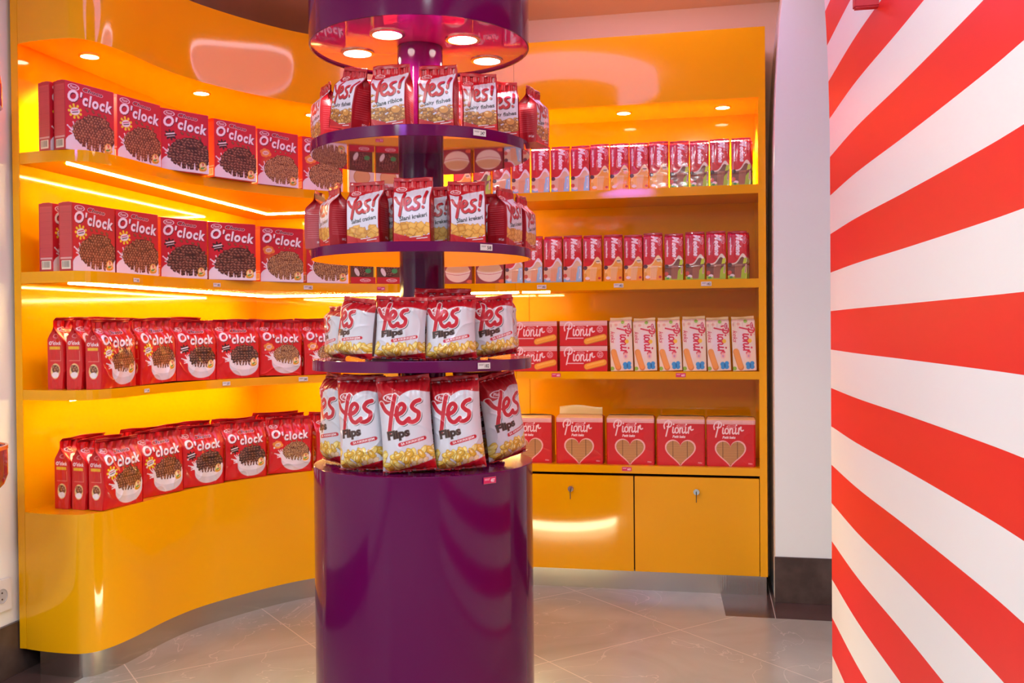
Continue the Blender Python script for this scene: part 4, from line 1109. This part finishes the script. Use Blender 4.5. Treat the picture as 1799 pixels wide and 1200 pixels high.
for px, rho, face, bk, w in ((672, .115, -5, False, 'behind the left bags'), (762, .12, 4, False, 'behind the middle bags'), (640, .16, 160, True, 'at the back left'), (740, .17, 180, True, 'behind the pole'), (840, .16, 200, True, 'at the back right')):
    tput('flips_a', 0, px, rho, face, 'large corn puff bag in the inner ring on the drum, %s' % w, 'snack bag', g, back=bk, scale=.98)

# ------------------------------------------------------------------ price tags
def tag_proto(key, price, pink):
    me = pack_mesh('price_tag', .034, .0145, .001, 'box', art_tag(price, pink), None, back='#d0ccc8' if not pink else '#c0205c', nf=60, nv=26, ns=2, nb=2, crumple=0, top_col='#d0ccc8')
    proto(key, 'price_tag', me, M['paper'])
for key, p_, pk in (('t247', '247', 0), ('t58', '58', 0), ('t182', '182', 0), ('t240', '240', 0), ('t237', '237', 0), ('p60', '60', 1), ('p487', '487', 1), ('p64', '64', 1)): tag_proto(key, p_, pk)
ED = {1: ZS[1]-.026, 2: ZS[2]-.0225}
for key, px, zz, w, sc_ in (('t182', 240, ED[1], 'second curved shelf under yellow-burst cartons', .85), ('t182', 382, ED[1], 'second curved shelf under brown-blot pair', .9), ('t182', 541, ED[1], 'second curved shelf beside the tower', 1.05),
                       ('p64', 668, ED[1], 'shelf left of the tower pole', .9), ('t240', 259, ED[2], 'third curved shelf, leftmost', .8), ('t237', 399, ED[2], 'third curved shelf, middle', .95), ('t240', 534, ED[2], 'third curved shelf beside the tower', 1.1)):
    P, a = on_curve(px, zz, -.0026)
    put(key, P[0], P[1], zz, a, '%s price tag on the edge of the %s' % ('pink' if key[0] == 'p' else 'white', w), 'price tag', scale=sc_)
for key, px, zz, w, sc_ in (('p64', 806, ED[1], 'second shelf right of the tower pole', .95), ('t182', 953, ED[1], 'second straight shelf under blue wafer packets', 1.1), ('t182', 1088, ED[1], 'second straight shelf under orange wafer packets', 1.1),
                       ('t182', 1242, ED[1], 'second straight shelf under green wafer packets', 1.15), ('p60', 977, ED[2], 'third straight shelf under the stacked boxes', 1.05), ('p60', 1196, ED[2], 'third straight shelf under the cream packets', 1.1), ('p60', 1100, ZS[3]-.021, 'bottom straight shelf above the doors', 1.1)):
    put(key, xat(px, 600, YF-.001), YF-.0012, zz, 0, '%s price tag on the edge of the %s' % ('pink' if key[0] == 'p' else 'white', w), 'price tag', scale=sc_)
def rim_tag(key, px, z, w, sc_=1.0):
    z -= .0075
    x, y = circ(px, CR_+.0022, z); a = math.atan2(y-CY, x-CX)+PI_/2
    put(key, x, y, z, a, w, 'price tag', scale=sc_*1.1)
rim_tag('t247', 843.5, DT[1]-.0135, 'white price tag on the rim of the top disc', .95)
rim_tag('t58', 855, DT[2]-.0125, 'white price tag on the rim of the second disc', .95)
rim_tag('t182', 851, DT[3]-.014, 'white price tag on the rim of the third disc', .95)
rim_tag('p487', 861, BT-.019, 'pink price tag on the rim of the drum', 1.0)

# ------------------------------------------------------------------ fixtures on the left wall, cut by the picture edge
M['pod'] = mat('purple_gloss_plastic', (.30, .02, .12), .1, coat=1.0, coat_ior=1.8)
M['pod_red'] = mat('dark_red_gloss', (.28, .012, .03), .2, coat=1.0)
M['grey'] = mat('grey_liner', (.42, .38, .35), .5)
pr = .128
c0 = at(-93, 182, 0, -2.07+pr); X0, Y0, zb = c0
up = lathe('wall_dome', [(pr-.004, zb), (pr, zb), (pr, zb+.055), (pr*.97, zb+.085), (pr*.88, zb+.115), (pr*.70, zb+.142), (pr*.4, zb+.158), (0, zb+.162)], M['pod'], center=(X0, Y0))
tag(up, 'glossy purple dome on left wall, cut off by the photo edge', 'wall lamp')
ul = lathe('underside', [(pr-.004, zb+.001), (0, zb+.001)], M['grey'], parent=up, center=(X0, Y0)); ul['label'] = 'grey round underside'
zt = at(-93, 790, 0, -2.07+pr)[2]; zc = at(11, 868, 0, -2.07+pr)[2]
lo = lathe('wall_cup', [(pr-.006, zt-.02), (pr-.006, zt), (pr, zt), (pr, zt-.075), (pr*.93, zt-.10), (pr*.75, zt-.125), (pr*.4, zt-.14), (0, zt-.143)], M['pod_red'], center=(X0, Y0))
tag(lo, 'dark red round cup on left wall, cut off by the photo edge', 'wall cup')
ll = lathe('liner', [(pr-.007, zt-.006), (0, zt-.006)], M['grey'], parent=lo, center=(X0, Y0)); ll['label'] = 'grey fill inside the cup'
rim_ = lathe('orange_rim', [(pr-.006, zt+.0005), (pr-.006, zt+.004), (pr+.001, zt+.004), (pr+.001, zt-.006)], mat('orange_gloss', (.8, .2, .02), .2, coat=.5), parent=lo, center=(X0, Y0))
rim_['label'] = 'orange rim'
# socket
oc = at(0, 1048, 0, -2.066)
so = box('power_outlet', -2.07, -2.060, oc[1]-.04, oc[1]+.044, oc[2]-.048, oc[2]+.048, M['socket'], bev=.002)
tag(so, 'white wall power outlet above the dark baseboard at the left edge', 'power outlet')
sw = lathe('socket_well', [(0, .0005), (.019, .0005), (.020, .002), (.022, .002), (.022, 0)], mat('socket_well_grey', (.5, .5, .52), .4), seg=40)
sw.data.transform(Matrix.Rotation(math.radians(90), 4, 'Y')); sw.data.transform(TR((-2.0600, oc[1]+.002, oc[2]))); sw.parent = so
for dz in (-.0095, .0095):
    pn = lathe('pin_hole', [(0, 0), (.0026, 0), (.0026, .0012), (0, .0012)], M['black'], seg=16)
    pn.data.transform(Matrix.Rotation(math.radians(90), 4, 'Y')); pn.data.transform(TR((-2.0596, oc[1]+.002, oc[2]+dz))); pn.parent = so
# red bar at the top of the striped wall
hb = at(1548, 8, 0, .355)
hk = box('red_hook', .30, .372, hb[1]-.012, hb[1]+.012, hb[2]-.006, hb[2]+.05, mat('red_plastic', (.55, .01, .03), .35), bev=.003)
tag(hk, 'small red hook on the striped wall at the top edge of the photo', 'hook')
